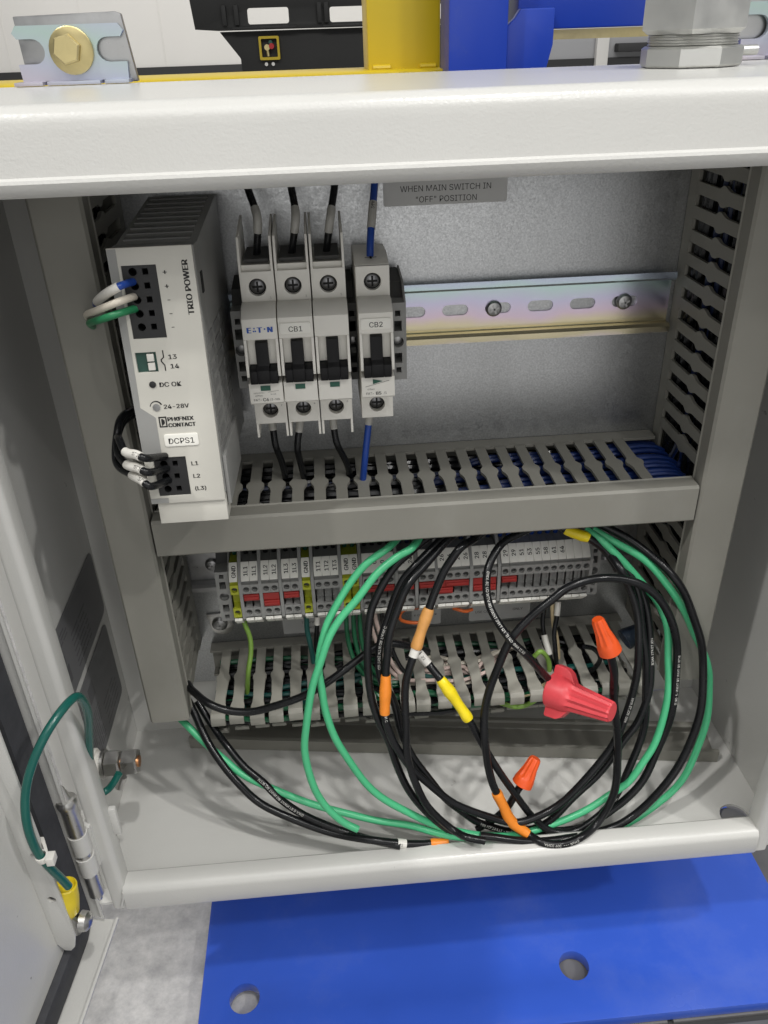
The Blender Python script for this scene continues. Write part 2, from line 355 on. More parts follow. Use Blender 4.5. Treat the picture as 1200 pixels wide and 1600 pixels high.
# ---------------------------------------------------------------- object helpers
ORG = {}
def thing(name, label, cat, loc, group=None):
    o = bpy.data.objects.new(name, None); C.objects.link(o); o.location = Vector(loc) * S; o.empty_display_size = 0.01
    ORG[o.name] = Vector(loc); tag(o, label, cat, group); return o
def tag(o, label, cat, group=None):
    o['label'] = label; o['category'] = cat
    if group: o['group'] = group
    return o
def mesh(name, mb, m, org, ang=35, bevel=0):
    me = bpy.data.meshes.new(name); me.from_pydata([tuple((p - org) * S) for p in mb.v], [], mb.f); me.validate()
    bm = bmesh.new(); bm.from_mesh(me); bmesh.ops.recalc_face_normals(bm, faces=bm.faces)
    if bevel:
        bmesh.ops.remove_doubles(bm, verts=bm.verts, dist=1e-6)
        ed = [e for e in bm.edges if len(e.link_faces) == 2 and e.calc_face_angle(0) > 0.6]
        bmesh.ops.bevel(bm, geom=ed, offset=bevel * S, segments=2, profile=0.6, affect='EDGES', clamp_overlap=True)
    bm.to_mesh(me); bm.free()
    for p in me.polygons: p.use_smooth = True
    me.set_sharp_from_angle(angle=math.radians(ang))
    me.materials.append(MATS[m]); return me
def obj(name, mb, m, parent=None, ang=35, bevel=0):
    if parent: org = ORG[parent.name]
    else:
        xs = [p.x for p in mb.v]; ys = [p.y for p in mb.v]; zs = [p.z for p in mb.v]
        org = Vector(((min(xs) + max(xs)) / 2, (min(ys) + max(ys)) / 2, min(zs)))
    o = bpy.data.objects.new(name, mesh(name, mb, m, org, ang, bevel)); C.objects.link(o)
    if parent: o.parent = parent
    else: o.location = org * S
    ORG[o.name] = org; return o
def inst(name, me, parent, loc):
    """shared mesh placed at loc (mm, world) under parent"""
    o = bpy.data.objects.new(name, me); C.objects.link(o); o.parent = parent; o.location = (Vector(loc) - ORG[parent.name]) * S
    ORG[o.name] = Vector(loc); return o
def struct(name, mb, m, parent=None, **k):
    o = obj(name, mb, m, parent, **k)
    if not parent: o['kind'] = 'structure'
    return o

# ================================================================ the setting
FLOOR = -450.0
struct('floor', MB().add([(-25000, -6000, FLOOR), (25000, -6000, FLOOR), (25000, 17000, FLOOR), (-25000, 17000, FLOOR)], [(0, 1, 2, 3)]), 'concrete')
wl = struct('wall', MB().box(-25000, 25000, 17000, 17200, FLOOR, 7000), 'hall_wall')
obj('baseboard', MB().box(-25000, 25000, 16960, 16997, FLOOR + 2, FLOOR + 165), 'dark_base', wl)
for i in range(-8, 9):
    obj('panel_joint', MB().box(i * 1400 - 9, i * 1400 + 9, 16992, 16998, FLOOR + 170, 6900), 'hall_wall', wl)
# dark floor tiles under and beside the blue base plate
tl = struct('floor_tiles', MB().box(-170, 700, -700, 400, FLOOR + 0.5, FLOOR + 2), 'dark_base')
for ix in range(3):
    for iy in range(4):
        x0, y0 = -166 + ix * 245, -690 + iy * 256
        obj('tile', MB().box(x0, x0 + 241, y0, y0 + 252, FLOOR + 1, FLOOR + 4.5 + 0.4 * ((ix * 3 + iy) % 3)), 'dark_tile', tl, bevel=0.8)

# blue welded base plate with anchor holes, and the blue frame standing on it
bp_o = obj('base_plate', MB().plate([(-243, -177), (186, -177), (186, 420), (-243, 420)], [circ(-212.5, -140, 10.3, 28), circ(20, -139.5, 10.3, 28), circ(150, 300, 10.3, 28)], XY, FLOOR + 6, FLOOR + 16), 'blue_paint', bevel=0.9)
tag(bp_o, 'glossy blue steel base plate with round anchor holes below the enclosure', 'base plate')
fr = thing('blue_frame', 'blue steel column with gusset and cross beam behind the enclosure', 'frame', (0, 240, FLOOR + 16))
obj('column', MB().box(-22, 22, 222, 266, FLOOR + 16.5, 700), 'blue_frame', fr, bevel=2)
obj('gusset', MB().plate([(24, 60), (42, 62), (48, 85), (55, 108), (60, 128), (60, 152), (34, 152), (30, 146), (24, 141)], [], XZ, 236, 246), 'blue_frame', fr, bevel=1.5)
obj('beam', MB().box(34, 420, 246.5, 300, 138, 230), 'blue_frame', fr, bevel=2)
obj('beam_underside', MB().box(58, 420, 250, 300, 131, 137.5), 'brass_zinc', fr)
# carrier plate tying the enclosure brackets to the frame
obj('carrier_arm', MB().box(-260, 150, 20.5, 221.5, 60, 100), 'blue_frame', fr, bevel=1.5)
obj('carrier_arm', MB().box(-260, 150, 11, 221.5, -300, -260), 'blue_frame', fr, bevel=1.5)

gr = thing('guard_rail', 'bright yellow square post welded to a yellow rail behind the enclosure', 'guard rail', (-70, 300, FLOOR))
obj('post', MB().box(-78, -19, 285, 345, FLOOR + 0.5, 900), 'yellow_paint', gr, bevel=3)
obj('rail', MB().box(-900, -18, 250, 350, 60, 114), 'yellow_paint', gr, bevel=3)
obj('weld', MB().cyl((-74, 284, 115), (-60, 284, 115), 2.4, n=8).cyl((-36, 284, 115), (-23, 284, 115), 2.4, n=8), 'yellow_paint', gr)
obj('rail_leg', MB().box(-860, -800, 285, 345, FLOOR + 0.5, 59), 'yellow_paint', gr, bevel=3)

# black pallet-like cart far behind
ct = thing('black_cart', 'black moulded cart with rectangular openings far behind at left', 'cart', (0, 5300, FLOOR))
obj('deck', MB().plate([(-770, 186), (-640, 176), (900, 172), (900, 420), (-790, 420)], [rrect(-467, -232, 203, 283, 14), rrect(3, 240, 201, 277, 14), rrect(470, 720, 200, 275, 14)], XZ, 5000, 5040), 'black_cart', ct, bevel=6)
obj('deck_lip', MB().box(-560, -190, 4975, 4999, 178, 192), 'black_cart', ct, bevel=4)
obj('deck_lip', MB().box(-40, 330, 4975, 4999, 176, 190), 'black_cart', ct, bevel=4)
for x in (-610, -540, -70, -30): obj('rib', MB().box(x, x + 26, 4970, 4999, 200, 300), 'black_cart', ct, bevel=4)
obj('body', MB().plate([(-640, 171), (-533, 33), (-533, FLOOR + 2), (900, FLOOR + 2), (900, 171)], [], XZ, 5060, 5700), 'black_cart', ct, bevel=8)
for nm, w0, w1 in (('switch_frame', 12, 12),):
    obj(nm, MB().plate(rrect(-418, -300, 22, 143, 8), [rrect(-405, -313, 36, 130, 6)], XZ, 5020, 5059), 'yellow_paint', ct)
obj('switch_lever', MB().cyl((-372, 5058, 86), (-372, 5010, 86), 16, n=12).cyl((-372, 5022, 86), (-368, 5022, 40), 9, n=10), 'brass_zinc', ct)
obj('red_button', MB().cyl((-345, 5058, 92), (-345, 5004, 92), 15, n=14), 'red_knob', ct)
obj('green_button', MB().cyl((-350, 5058, 112), (-350, 5020, 112), 11, n=12), 'green_ind', ct)
for x in (-385, -345): obj('bolt', MB().cyl((x, 5058, 0), (x, 5040, 0), 10, n=10), 'chrome', ct)

cb = thing('grey_cabinet', 'pale grey machine cover with dark bar far behind at right', 'cabinet', (1350, 4200, FLOOR))
obj('cover', MB().box(900, 2300, 4000, 4600, FLOOR + 2, 92), 'grey_cab', cb, bevel=20)
obj('side_post', MB().box(1260, 1320, 3960, 3998, FLOOR + 2, 110), 'hall_wall', cb, bevel=6)
obj('dark_bar', MB().box(1355, 1900, 3930, 3990, 25, 62), 'dark_base', cb, bevel=6)
obj('skirt', MB().box(890, 2310, 3985, 3999, -120, 2), 'dark_base', cb)

# ================================================================ the enclosure
XL, XR, ZB, ZT, YF = -294.0, 150.0, -322.0, 121.5, -140.0
en = thing('enclosure', 'open light grey painted steel electrical enclosure filled with wiring', 'enclosure', (-72, -65, ZB))
# top panel with its rolled front edge (y, z)
prof = [(10, ZT)] + [(-131 - 7.5 * math.sin(a), ZT - 7.5 + 7.5 * math.cos(a)) for a in [i * math.pi / 16 for i in range(0, 8)]] + [(-138.6, 113), (-140.2, 98.4), (-141.4, 97.6), (-141.9, 96.4), (-141.4, 94.6), (-140.4, 92.6), (-138.6, 91.3), (-135, 91.0), (-131, 91.2)]
obj('top_panel', MB().plate(sheet(prof, 1.8), [], YZ, XL, XR), 'paint', en, ang=30)
# side walls with the raised collar round the opening (x, y)
profL = [(XL + 0.6, 10), (XL + 0.6, -125), (XL + 1.8, -127), (-282, -127.5), (-280.3, -129)] + [(-278 - 2.3 * math.cos(a), -138 - 2.3 * math.sin(a)) for a in [i * math.pi / 10 for i in range(6)]] + [(-274, -140.4)] + [(-273.6 + 3.4 * math.sin(a), -137 - 3.4 * math.cos(a)) for a in [i * math.pi / 10 for i in range(6)]] + [(-270, -129), (-270.6, -127)]
obj('left_wall', MB().plate(sheet(profL, 1.6), [], XY, ZB, ZT - 3), 'paint', en, ang=30)
obj('right_wall', MB().plate([((XL + XR) - p[0], p[1]) for p in sheet(profL, 1.6)], [], XY, ZB, ZT - 3), 'paint', en, ang=30)
obj('back_panel', MB().box(XL + 2.4, XR - 2.4, 8, 9.6, ZB + 2, ZT - 3), 'paint_plain', en)
obj('floor_panel', MB().plate([(XL + 2.3, -137), (XR - 2.3, -137), (XR - 2.3, 7.9), (XL + 2.3, 7.9)], [circ(126.5, -114.5, 9.6, 26)], XY, ZB, ZB + 2), 'paint', en)
profB = [(-128, -313), (-128, -306.5), (-129.5, -305), (-133, -304.2), (-136.2, -304.2)] + [(-136.4 - 3.8 * math.sin(a), -308 + 3.8 * math.cos(a)) for a in [i * math.pi / 12 for i in range(1, 7)]] + [(-140.5, -320), (-139.8, -321.6), (-137.5, -322.4)]
obj('front_lip', MB().plate(sheet(profB, -1.6), [], YZ, -271.2, 127.2), 'paint', en, ang=30)
obj('corner_weld', MB().tube([(-271, -140.8, -306), (-272, -140.9, -312), (-274.5, -140.9, -319)], 0.9, 8), 'paint', en)
obj('hole_plug', MB().cyl((126.5, -114.5, -334), (126.5, -114.5, -326), 11.5, n=22).box(119, 134, -116, -113, -326, -324.6), 'housing_grey', en)
# hinge in the gap between collar and door
hx, hy = -283.6, -146.0
hg = obj('hinge', MB().cyl((hx, hy, -258), (hx, hy, -243), 5.4, n=20).cyl((hx, hy, -276.5), (hx, hy, -262), 5.4, n=20), 'paint_plain', en)
obj('hinge_pin', MB().lathe((hx, hy, -243), (0, 0, 1), [(0, 4.9), (22, 4.9), (24, 5.8), (27, 5.8), (28.5, 4.8), (29, 3.2), (38, 0.8), (39, 0.2)], 20)
    .cyl((hx, hy, -262), (hx, hy, -258), 4.7, n=18).lathe((hx, hy, -276.5), (0, 0, -1), [(0, 4.6), (20, 4.6), (21.5, 3.4), (23, 2.6), (25.5, 2.4), (27, 1.0)], 18), 'chrome', hg)
obj('hinge_leaf', MB().box(hx - 1.2, hx + 6, hy + 3, hy + 18.5, -276, -243), 'paint_plain', hg)
# ground stud on the left wall
sx0, sy, sz = -292.0, -86.5, -253.0
gs = obj('ground_stud', MB().cyl((sx0, sy, sz), (sx0 + 31, sy, sz), 3.6, n=16), 'copper', en)
obj('insulating_washer', MB().lathe((sx0 + 0.2, sy, sz), (1, 0, 0), [(0, 10.2), (3.6, 10.2), (4.4, 9.4)], 24), 'white', gs)
obj('flat_washer', MB().cyl((sx0 + 8, sy, sz), (sx0 + 9.6, sy, sz), 9.4, n=24), 'chrome', gs)
def hexnut(p0, d, r, l, n=6):
    return MB().lathe(p0, d, [(0, r * 0.93), (0.08 * l, r), (0.9 * l, r), (l, r * 0.9)], n, ph=0.3)
obj('nut', hexnut((sx0 + 10, sy, sz), (1, 0, 0), 8.6, 9), 'chrome', gs, ang=20)
obj('nut', hexnut((sx0 + 20.5, sy, sz), (1, 0, 0), 8.4, 9.5), 'chrome', gs, ang=20)
obj('spacer', MB().cyl((sx0 + 4.6, sy, sz), (sx0 + 7.8, sy, sz), 8.0, n=20), 'white', gs)
obj('lug', MB().box(sx0 + 18.2, sx0 + 19.4, sy - 6, sy + 5, sz - 12, sz + 4).cyl((sx0 + 16, sy - 5, sz - 17), (sx0 + 18.8, sy - 3, sz - 9.5), 3.0, n=12), 'chrome', gs)
obj('stud_glint', MB().lathe((XL + 2.2, -96, -250), (1, 0, 0), [(0, 7.5), (1.6, 6.6), (2.6, 3.6), (2.9, 0.5)], 16, rf=lambda j, t: 1 + 0.07 * math.sin(5 * t + j)), 'chrome', en)  # chrome blob standing in for the glint on the wall stud
obj('clip', MB().box(-270.4, -266, -131, -127.5, -266, -244), 'paint_plain', en, bevel=1.0)
# rating labels stuck on the left wall
def wall_label(y0, y1, z0, z1, rows):
    X = XL + 2.3 + 0.25
    f = lambda u, v, a: (X + a, u, v)
    lb = obj('rating_label', MB().plate(rrect(y0, y1, z0, z1, 5), [], f, 0, 0.3), 'sticker_dark', en)
    m = MB(); l2 = MB()
    for (a, b, c, d) in rows: m.box(X + 0.31, X + 0.36, a, b, c, d)
    obj('label_print', m, 'sticker_print', lb)
    return lb, X
rnd = random.Random(4)
def rows(y0, y1, z0, z1, n):
    o = []
    for i in range(n):
        z = z0 + (z1 - z0) * i / n
        y = y0
        while y < y1 - 4:
            w = rnd.uniform(5, 16); o.append((y, min(y + w, y1), z, z + 1.1)); y += w + rnd.uniform(1, 3)
    return o
lb, X = wall_label(-91, 4, -199, -150, rows(-62, -30, -193, -165, 7) + [(-88, -76, -190, -178), (-87, -79, -176, -170)] + rows(-86, -66, -163, -154, 3))
obj('label_heading', MB().text('DANGER', 5.5, (X + 0.37, -34, -160), (0, 1, 0), (0, 0, 1), 0.02), 'sticker_light', lb)
lb2, X = wall_label(-97, -2, -268, -205, rows(-90, -50, -262, -232, 10) + rows(-42, -10, -262, -240, 5) + [(-62, -50, -226, -214)] + rows(-92, -70, -228, -210, 5))

# ---------------------------------------------------------------- the door, swung open a little past square (local: u away from hinge, n inwards)
ang = math.radians(7.0)
HU = Vector((-math.sin(ang), -math.cos(ang), 0)); HN = Vector((math.cos(ang), -math.sin(ang), 0)); H0 = Vector((-284.5, -147.5, 0))
def D(u, n, z): p = H0 + HU * u + HN * n; return (p.x, p.y, z)
DUZ = lambda u, v, a: D(u, a, v)        # polygon in (u, z), extruded along the door normal
DNU = lambda u, v, a: D(u, v, a)        # polygon in (u, n), extruded along z
DNZ = lambda n, v, a: D(a, n, v)        # polygon in (n, z), extruded along u
dz0, dz1, dw = -322.0, 121.0, 436.0
dr = obj('door', MB().plate([(0.8, dz0 + 2), (dw, dz0 + 2), (dw, dz1), (0.8, dz1)], [], DUZ, -9.6, -8), 'paint', en)
obj('door_edge', MB().plate(sheet([(0, -8), (0, 1.0), (0.8, 2.0), (2.4, 2.4)], -1.5), [], DNU, dz0 + 6, dz1), 'paint', dr, ang=30)
obj('door_edge', MB().plate(sheet([(-8, dz0), (8.5, dz0), (9.7, dz0 + 1.2), (9.9, dz0 + 3.2)], 1.5), [], DNZ, 0, dw), 'paint', dr, ang=30)
obj('door_edge', MB().plate(sheet([(dw, -8), (dw, 9.9)], 1.5), [], DNU, dz0 + 6, dz1), 'paint', dr)
def ring(o, i, ro, ri):
    return rrect(o, dw - o, dz0 + o, dz1 - o, ro, 7), rrect(i, dw - i, dz0 + i, dz1 - i, ri, 7)
ro, ri = ring(4.0, 20.0, 15, 5)
obj('gasket', MB().plate(ro, [ri], DUZ, -8, -3.2), 'gasket', dr, bevel=0.8)
stf = obj('stiffener', MB().plate([(-8, -60), (-8, -290), (-4.5, -296), (-1, -296), (1.8, -292.5), (4.4, -282), (4.4, -60)], [circ(-1.0, -250, 2.2, 14), circ(-1.5, -214, 1.8, 12)], DNZ, 33, 34.6), 'paint', dr, bevel=0.3)
# ground lug on the stiffener
lp = Vector(D(32, 0.5, -277))
bl = obj('lug_bolt', MB().lathe(lp, -HU, [(-1, 8.4), (1.2, 8.4), (1.25, 5.6), (5.5, 5.4), (6.5, 4.2)], 18).lathe(lp + HN * 6.5 - HU * 3, HN, [(0, 5.8), (3.5, 5.2), (5.2, 3.2), (5.8, 0.6)], 18), 'chrome', dr)
obj('lug_sleeve', MB().lathe(D(28.5, 1.5, -270), Vector(D(27, 4.0, -248)) - Vector(D(28.5, 1.5, -270)), [(0, 4.6), (0.08, 5.6), (0.5, 6.2), (0.97, 5.9), (1.0, 5.2), (0.9, 4.0)], 18), 'lug_yellow', bl)
tie = obj('cable_tie', MB().lathe((-282, -189, -206), (0.1, 0.12, -1), [(-1.8, 2.35), (-1.8, 3.2), (1.8, 3.2), (1.8, 2.35), (-1.8, 2.35)], 18, caps=False).box(-279.4, -275.6, -192.6, -187.4, -209, -204).plate([(-281, -187), (-279.5, -187), (-284, -178), (-286, -178)], [], XY, -208, -204.6), 'white', dr, bevel=0.3)

# ---------------------------------------------------------------- mounting plate
mp = obj('mounting_plate', MB().box(-272, 128, 0, 2.5, -268, 114), 'galv', bevel=0.6)
tag(mp, 'galvanised steel mounting plate at the back of the enclosure', 'mounting plate')
ORG_P = ORG[mp.name]
def sticker(name, x0, x1, z0, z1, lines, label, m='label_grey', y=-0.35):
    s = obj(name, MB().plate(rrect(x0, x1, z0, z1, 1.2), [], XZ, y, -0.05), m); tag(s, label, 'label')
    t = MB()
    for txt, cx, cz, sz in lines: t.text(txt, sz, (cx, y - 0.06, cz), (1, 0, 0), (0, 0, 1), 0.004)
    obj('lettering', t, 'ink', s)
    return s
sticker('warning_label', -89.8, -22.4, 58.4, 86, [('WHEN MAIN SWITCH IN', -56, 67.4, 5.5), ('"OFF" POSITION', -55.6, 61.8, 5.5), ('ONLY BE OPENED', -56, 73.4, 5.5)], 'grey warning label at the top about the main switch in off position')
sticker('torque_label', -170, -119, -229, -215.5, [('TERMINAL', -150, -219.5, 3.4), ('TORQUE', -150, -224.2, 3.4)], 'small grey label below the left terminals')
sticker('conductor_label', -78, -57, -229.5, -216, [('D CONDUCTOR', -68, -220.5, 2.9), ('TO DE', -68, -224.8, 2.9)], 'small grey conductor label behind the orange jumper')
sticker('copper_label', -36.5, 8, -229.5, -214, [('USE CO', -27, -221.5, 3.6), ('ONLY', -1, -221, 3.6)], 'grey label reading use only below the right terminals')

# ---------------------------------------------------------------- DIN rails
def phillips(p, r):
    m = MB().lathe(p, (0, -1, 0), [(0, r), (0.9, r), (2.2, r * 0.78), (2.9, r * 0.35), (3.0, 0.1)], 20)
    for a in (0.4, 0.4 + math.pi / 2):
        u = Vector((math.cos(a), 0, math.sin(a))); w = Vector((-math.sin(a), 0, math.cos(a))); q = Vector(p) + Vector((0, -3.1, 0))
        m.add([q + u * r * .55 + w * .5, q - u * r * .55 + w * .5, q - u * r * .55 - w * .5, q + u * r * .55 - w * .5], [(0, 1, 2, 3)])
    return m
def rail(x0, x1, zc, label, m, screws, ph=0.0):
    holes = []
    k = math.ceil((x0 - ph + 12) / 25)
    while ph + k * 25 < x1 - 9: holes.append(slot(ph + k * 25, zc, 15.2, 6.3)); k += 1
    b = MB().plate([(x0, zc - 13), (x1, zc - 13), (x1, zc + 13), (x0, zc + 13)], holes, XZ, -1.4, -0.2)
    for s in (1, -1):
        b.plate(sheet([(-0.8, zc + s * 13.0), (-1.6, zc + s * 13.6), (-6.4, zc + s * 13.6), (-7.5, zc + s * 14.6), (-7.5, zc + s * 17.5)], s * 1.0), [], YZ, x0, x1)
    r = obj('din_rail', b, m); tag(r, label, 'din rail')
    for sx in screws: obj('screw', phillips((sx, -1.5, zc), 4.7), 'steel', r, ang=25)
    return r
rail(-224, 76.5, 0, 'upper slotted mounting rail with iridescent zinc finish behind the breakers', 'chromate', (-27.6, 49.5))
rail(-227, 74, -164, 'lower slotted mounting rail carrying the terminal blocks', 'steel', (-212,), ph=-220)
w = obj('grounding_washer', MB().plate([(-222, -206), (-206, -206), (-205.5, -212)] + [(-212 + 8 * math.cos(t), -216 + 8 * math.sin(t)) for t in [-i * math.pi / 9 for i in range(0, 10)]], [circ(-213, -214.5, 3.4, 16)], XZ, -1.6, -0.1), 'chrome', bevel=0.2)
tag(w, 'zinc tab washer under a screw left of the terminals', 'washer')
obj('screw', phillips((-213.5, -1.7, -214.2), 5.4), 'steel', w, ang=25)

# ================================================================ slotted wiring ducts
DEPTH = 79.0
def finger_poly(h1=3.15, nub=5.1, h2=3.25, top=73.0):
    p = [(h1, 10.5), (h1, 37), (nub, 40.5), (nub, 43.5), (h2 + 0.6, 46.5), (h2, 49), (h2, top)]
    return p + [(-u, w) for u, w in reversed(p)]
def duct(name, label, axis, u0, u1, v0, v1, skip=(), cover=True, phase=6.0):
    """axis 'x' or 'z' is the run; v is the other in-plane axis; w stands off the plate"""
    fn = (lambda u, w, v: (u, -w, v)) if axis == 'x' else (lambda u, w, v: (v, -w, u))
    base = fn((u0 + u1) / 2, 0, v0) if axis == 'x' else fn(u0, 0, (v0 + v1) / 2)
    t = thing(name, label, 'wiring duct', base)
    b = MB().plate([(u0, 0.4), (u1, 0.4), (u1, 2.2), (u0, 2.2)], [], fn, v0, v1)
    for a in (v0, v1 - 1.8): b.plate([(u0, 2.2), (u1, 2.2), (u1, 11), (u0, 11)], [], fn, a, a + 1.8)
    obj('base', b, 'duct', t)
    for a in (v0, v1 - 1.8):
        me = mesh('finger', MB().plate(finger_poly(), [], fn, a, a + 1.8), 'duct', Vector((0, 0, 0)))
        u = u0 + phase
        while u < u1 - 4:
            if not any(s0 < u < s1 for s0, s1 in skip): inst('finger', me, t, fn(u, 0, 0))
            u += 12.5
    if cover:
        prof = sheet([(67.5, v0 - 1.9), (68.2, v0 - 1.2), (77.6, v0 - 1.2), (DEPTH, v0 + 0.2), (DEPTH, v1 - 0.2), (77.6, v1 + 1.2), (68.2, v1 + 1.2), (67.5, v1 + 1.9)], 1.2)
        obj('cover', MB().plate(prof, [], lambda w, v, a: fn(a, w, v), u0 + 0.3, u1 - 0.3), 'duct', t, ang=25)
    return t
duct('wire_duct', 'tall grey covered duct on the left beside the power supply', 'z', -229, 112, -250.2, -228.4)
duct('wire_duct', 'tall grey covered duct on the right with open side slots', 'z', -228, 112, 79.2, 101.2, phase=3.5, skip=((-106, -86),))
duct('wire_duct', 'horizontal grey covered duct between breakers and terminals', 'x', -226.3, 77.0, -105.2, -84.6, phase=4.0, skip=((63, 90),))
# lower duct with its cover taken off: every finger shows its hooked tip
ld = thing('wire_duct', 'horizontal grey duct below the terminals with its cover removed', 'wiring duct', (-75, -40, -255))
zt, zb = -232.0, -255.0
b = MB().box(-222, 74, -2.2, -0.4, zb, zt)
for a in (zt - 1.7, zb): b.box(-222, 74, -9.5, -2.2, a, a + 1.7)
obj('base', b, 'duct', ld)
p = [(3.2, 9), (3.2, 34), (4.6, 37), (4.6, 39.5), (3.9, 42), (3.4, 57), (3.6, 62), (4.5, 66.5), (4.6, 72.5)]
fp = p + [(-u, w) for u, w in reversed(p)]
up = MB().plate(fp, [], lambda u, w, a: (u, -w, zt + a), -1.7, 0)
up.plate(sheet([(-71, zt - 0.2), (-73.2, zt - 0.4), (-74.6, zt - 1.8), (-75.0, zt - 4), (-74.6, zt - 7)], -1.6), [], YZ, -4.6, 4.6)
dn = MB().plate([(u, w * 0.86) for u, w in fp], [], lambda u, w, a: (u, -w, zb + a), 0, 1.7)
dn.plate(sheet([(-61, zb + 0.2), (-63.2, zb + 0.4), (-64.6, zb + 1.8), (-65.0, zb + 4)], 1.6), [], YZ, -4.6, 4.6)
mu = mesh('finger', up, 'duct_pale', Vector((0, 0, zt)), bevel=0.25); md = mesh('finger', dn, 'duct', Vector((0, 0, zb)), bevel=0.25)  # lower row in darker grey, its shade put into the colour
rr = random.Random(3)
for k in range(24):
    x = -210 + 12.05 * k
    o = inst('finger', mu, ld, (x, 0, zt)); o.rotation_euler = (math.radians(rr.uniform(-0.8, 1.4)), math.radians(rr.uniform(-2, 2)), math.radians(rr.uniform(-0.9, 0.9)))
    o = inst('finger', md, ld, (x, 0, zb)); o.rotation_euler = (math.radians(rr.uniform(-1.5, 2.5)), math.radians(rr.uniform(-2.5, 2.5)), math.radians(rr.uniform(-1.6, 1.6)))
# the loose cover, lying open side up on the enclosure floor
A = Vector((-248, -13.5, -319.4)); Bv = Vector((134.5, -68.0, -319.4)); dU = (Bv - A).normalized(); dV = Vector((-dU.y, dU.x, 0)); Lc = (Bv - A).length
prof = sheet([(2.2, 7.9), (1.4, 9.0), (0, 9.0), (0, 0.6), (0.6, 0), (26.4, 0), (27, 0.6), (27, 9.0), (25.6, 9.0), (24.8, 7.9)], -1.1)
cv = obj('duct_cover', MB().plate(prof, [], lambda v, z, a: tuple(A + dU * a + dV * v + Vector((0, 0, z))), 0, Lc), 'duct', ang=25)
tag(cv, 'loose grey duct cover lying on the enclosure floor behind the coil', 'duct cover')

# ================================================================ power supply (local: u right, v down, w forward; leans forward at the foot)
lean = math.radians(4.2)
PO = Vector((-213.2, -110.0, 66.4)); PU = Vector((1, 0, 0)); PV = Vector((0, -math.sin(lean), -math.cos(lean))); PW = Vector((0, -math.cos(lean), math.sin(lean)))
def P(u, v, w=0.0): return tuple(PO + PU * u + PV * v + PW * w)
PF = lambda u, v, a: P(u, v, a)
def pbox(m, u0, u1, v0, v1, w0, w1): return m.plate([(u0, v0), (u1, v0), (u1, v1), (u0, v1)], [], PF, w0, w1)
ps = thing('power_supply', 'slim off white power supply with grey sides at the left of the upper rail', 'power supply', P(17, 128, -50))
f0, f1 = P(0, 0.5, -15), P(0, 114, -15)
ztop = lambda y: f0[2] + (y - f0[1]) * (70.0 - f0[2]) / (-8.0 - f0[1])
hs = obj('housing', MB().plate([(f0[1], f0[2]), (-8, 70.0), (-8, -58), (f1[1], f1[2])], [], YZ, PO.x + 0.8, PO.x + 35.4), 'housing', ps, bevel=0.4)
vm = MB()
for i in range(9):
    for j in range(3): pbox(vm, 35.3, 35.75, 40 + i * 7.5, 44 + i * 7.5, -24 - j * 24, -6 - j * 24)
obj('vent_slot', vm, 'housing_grey', hs)
obj('side_opening', pbox(MB(), 35.35, 35.8, 13, 22, -16, -11), 'hole', hs)
tv = MB()
for i in range(9): y_ = f0[1] + 5 + i * 9.2; tv.box(PO.x + 3, PO.x + 32, y_, y_ + 5, ztop(y_) - 0.3, ztop(y_ + 5) + 0.25)
obj('top_vent', tv, 'housing_grey', hs)
c1 = [(4.9, 7.2), (19.3, 7.2), (19.3, 38), (4.9, 38)]; c2 = [(4.4, 93.6), (19.2, 93.6), (19.2, 113.2), (4.4, 113.2)]; c3 = [(4.4, 44), (13.4, 44), (13.4, 53), (4.4, 53)]
obj('housing_rim', MB().plate([(0.8, 0.5), (35.4, 0.5), (35.4, 114), (0.8, 114)], [c1, c2, c3], PF, -14.95, -2.25), 'housing', ps)
fp_ = obj('front_panel', MB().plate([(0, 0), (35, 0), (35, 117), (0, 117)], [c1, c2, c3], PF, -2.2, 0), 'offwhite', ps, bevel=0.25)
obj('foot', pbox(MB(), 2.6, 35, 114.6, 128.2, -14, -1.2), 'offwhite', ps, bevel=0.4)
obj('side_rail', pbox(MB(), 35.5, 37.2, 96, 121, -60, -4), 'housing', ps, bevel=0.3)
obj('grey_stripe', MB().plate([(0.1, 0.4), (3.9, 0.4), (3.2, 42), (2.7, 69), (8.8, 74), (8.7, 93.3), (0.1, 93.3)], [], PF, 0.02, 0.14), 'stripe', fp_)
obj('clip_bar', pbox(MB(), 0.2, 8.4, 114.2, 116.6, 0.02, 0.5), 'stripe', fp_)
def block(rows, vs, box, w=-0.6, name='terminal_socket'):
    u0, u1, v0, v1 = box
    hl = [circ(u0 + 4.3, v, 1.75, 12) for v in vs] + [[(u0 + 8.3, v - 1.3), (u0 + 10.7, v - 1.3), (u0 + 10.7, v + 1.3), (u0 + 8.3, v + 1.3)] for v in vs]
    k = obj(name, MB().plate([(u0, v0), (u1, v0), (u1, v1), (u0, v1)], hl, PF, -9, w), 'conn', ps, bevel=0)
    obj('socket_back', pbox(MB(), u0, u1, v0, v1, -12, -9.1), 'hole', k)
block(5, [9.9 + 5.8 * i for i in range(5)], (4.95, 19.25, 7.25, 37.95))
block(3, [97.0 + 6.4 * i for i in range(3)], (4.45, 19.15, 93.65, 113.15))
sc = obj('signal_connector', pbox(MB(), 4.45, 13.35, 44.05, 52.95, -9, -1.4), 'green_conn', ps)
obj('signal_lever', pbox(pbox(MB(), 9.2, 12.2, 44.9, 48.2, -1.4, -0.3), 9.2, 12.2, 48.9, 52.2, -1.4, -0.3), 'white', sc, bevel=0.2)
obj('status_led', MB().lathe(P(9.9, 58.5, 0), PW, [(0, 1.5), (0.4, 1.5), (0.6, 1.0)], 18), 'conn', ps)
pt = obj('trim_potentiometer', MB().lathe(P(9.9, 69.2, 0), PW, [(0, 1.7), (0.3, 1.7), (0.35, 0.3)], 18), 'steel', ps)
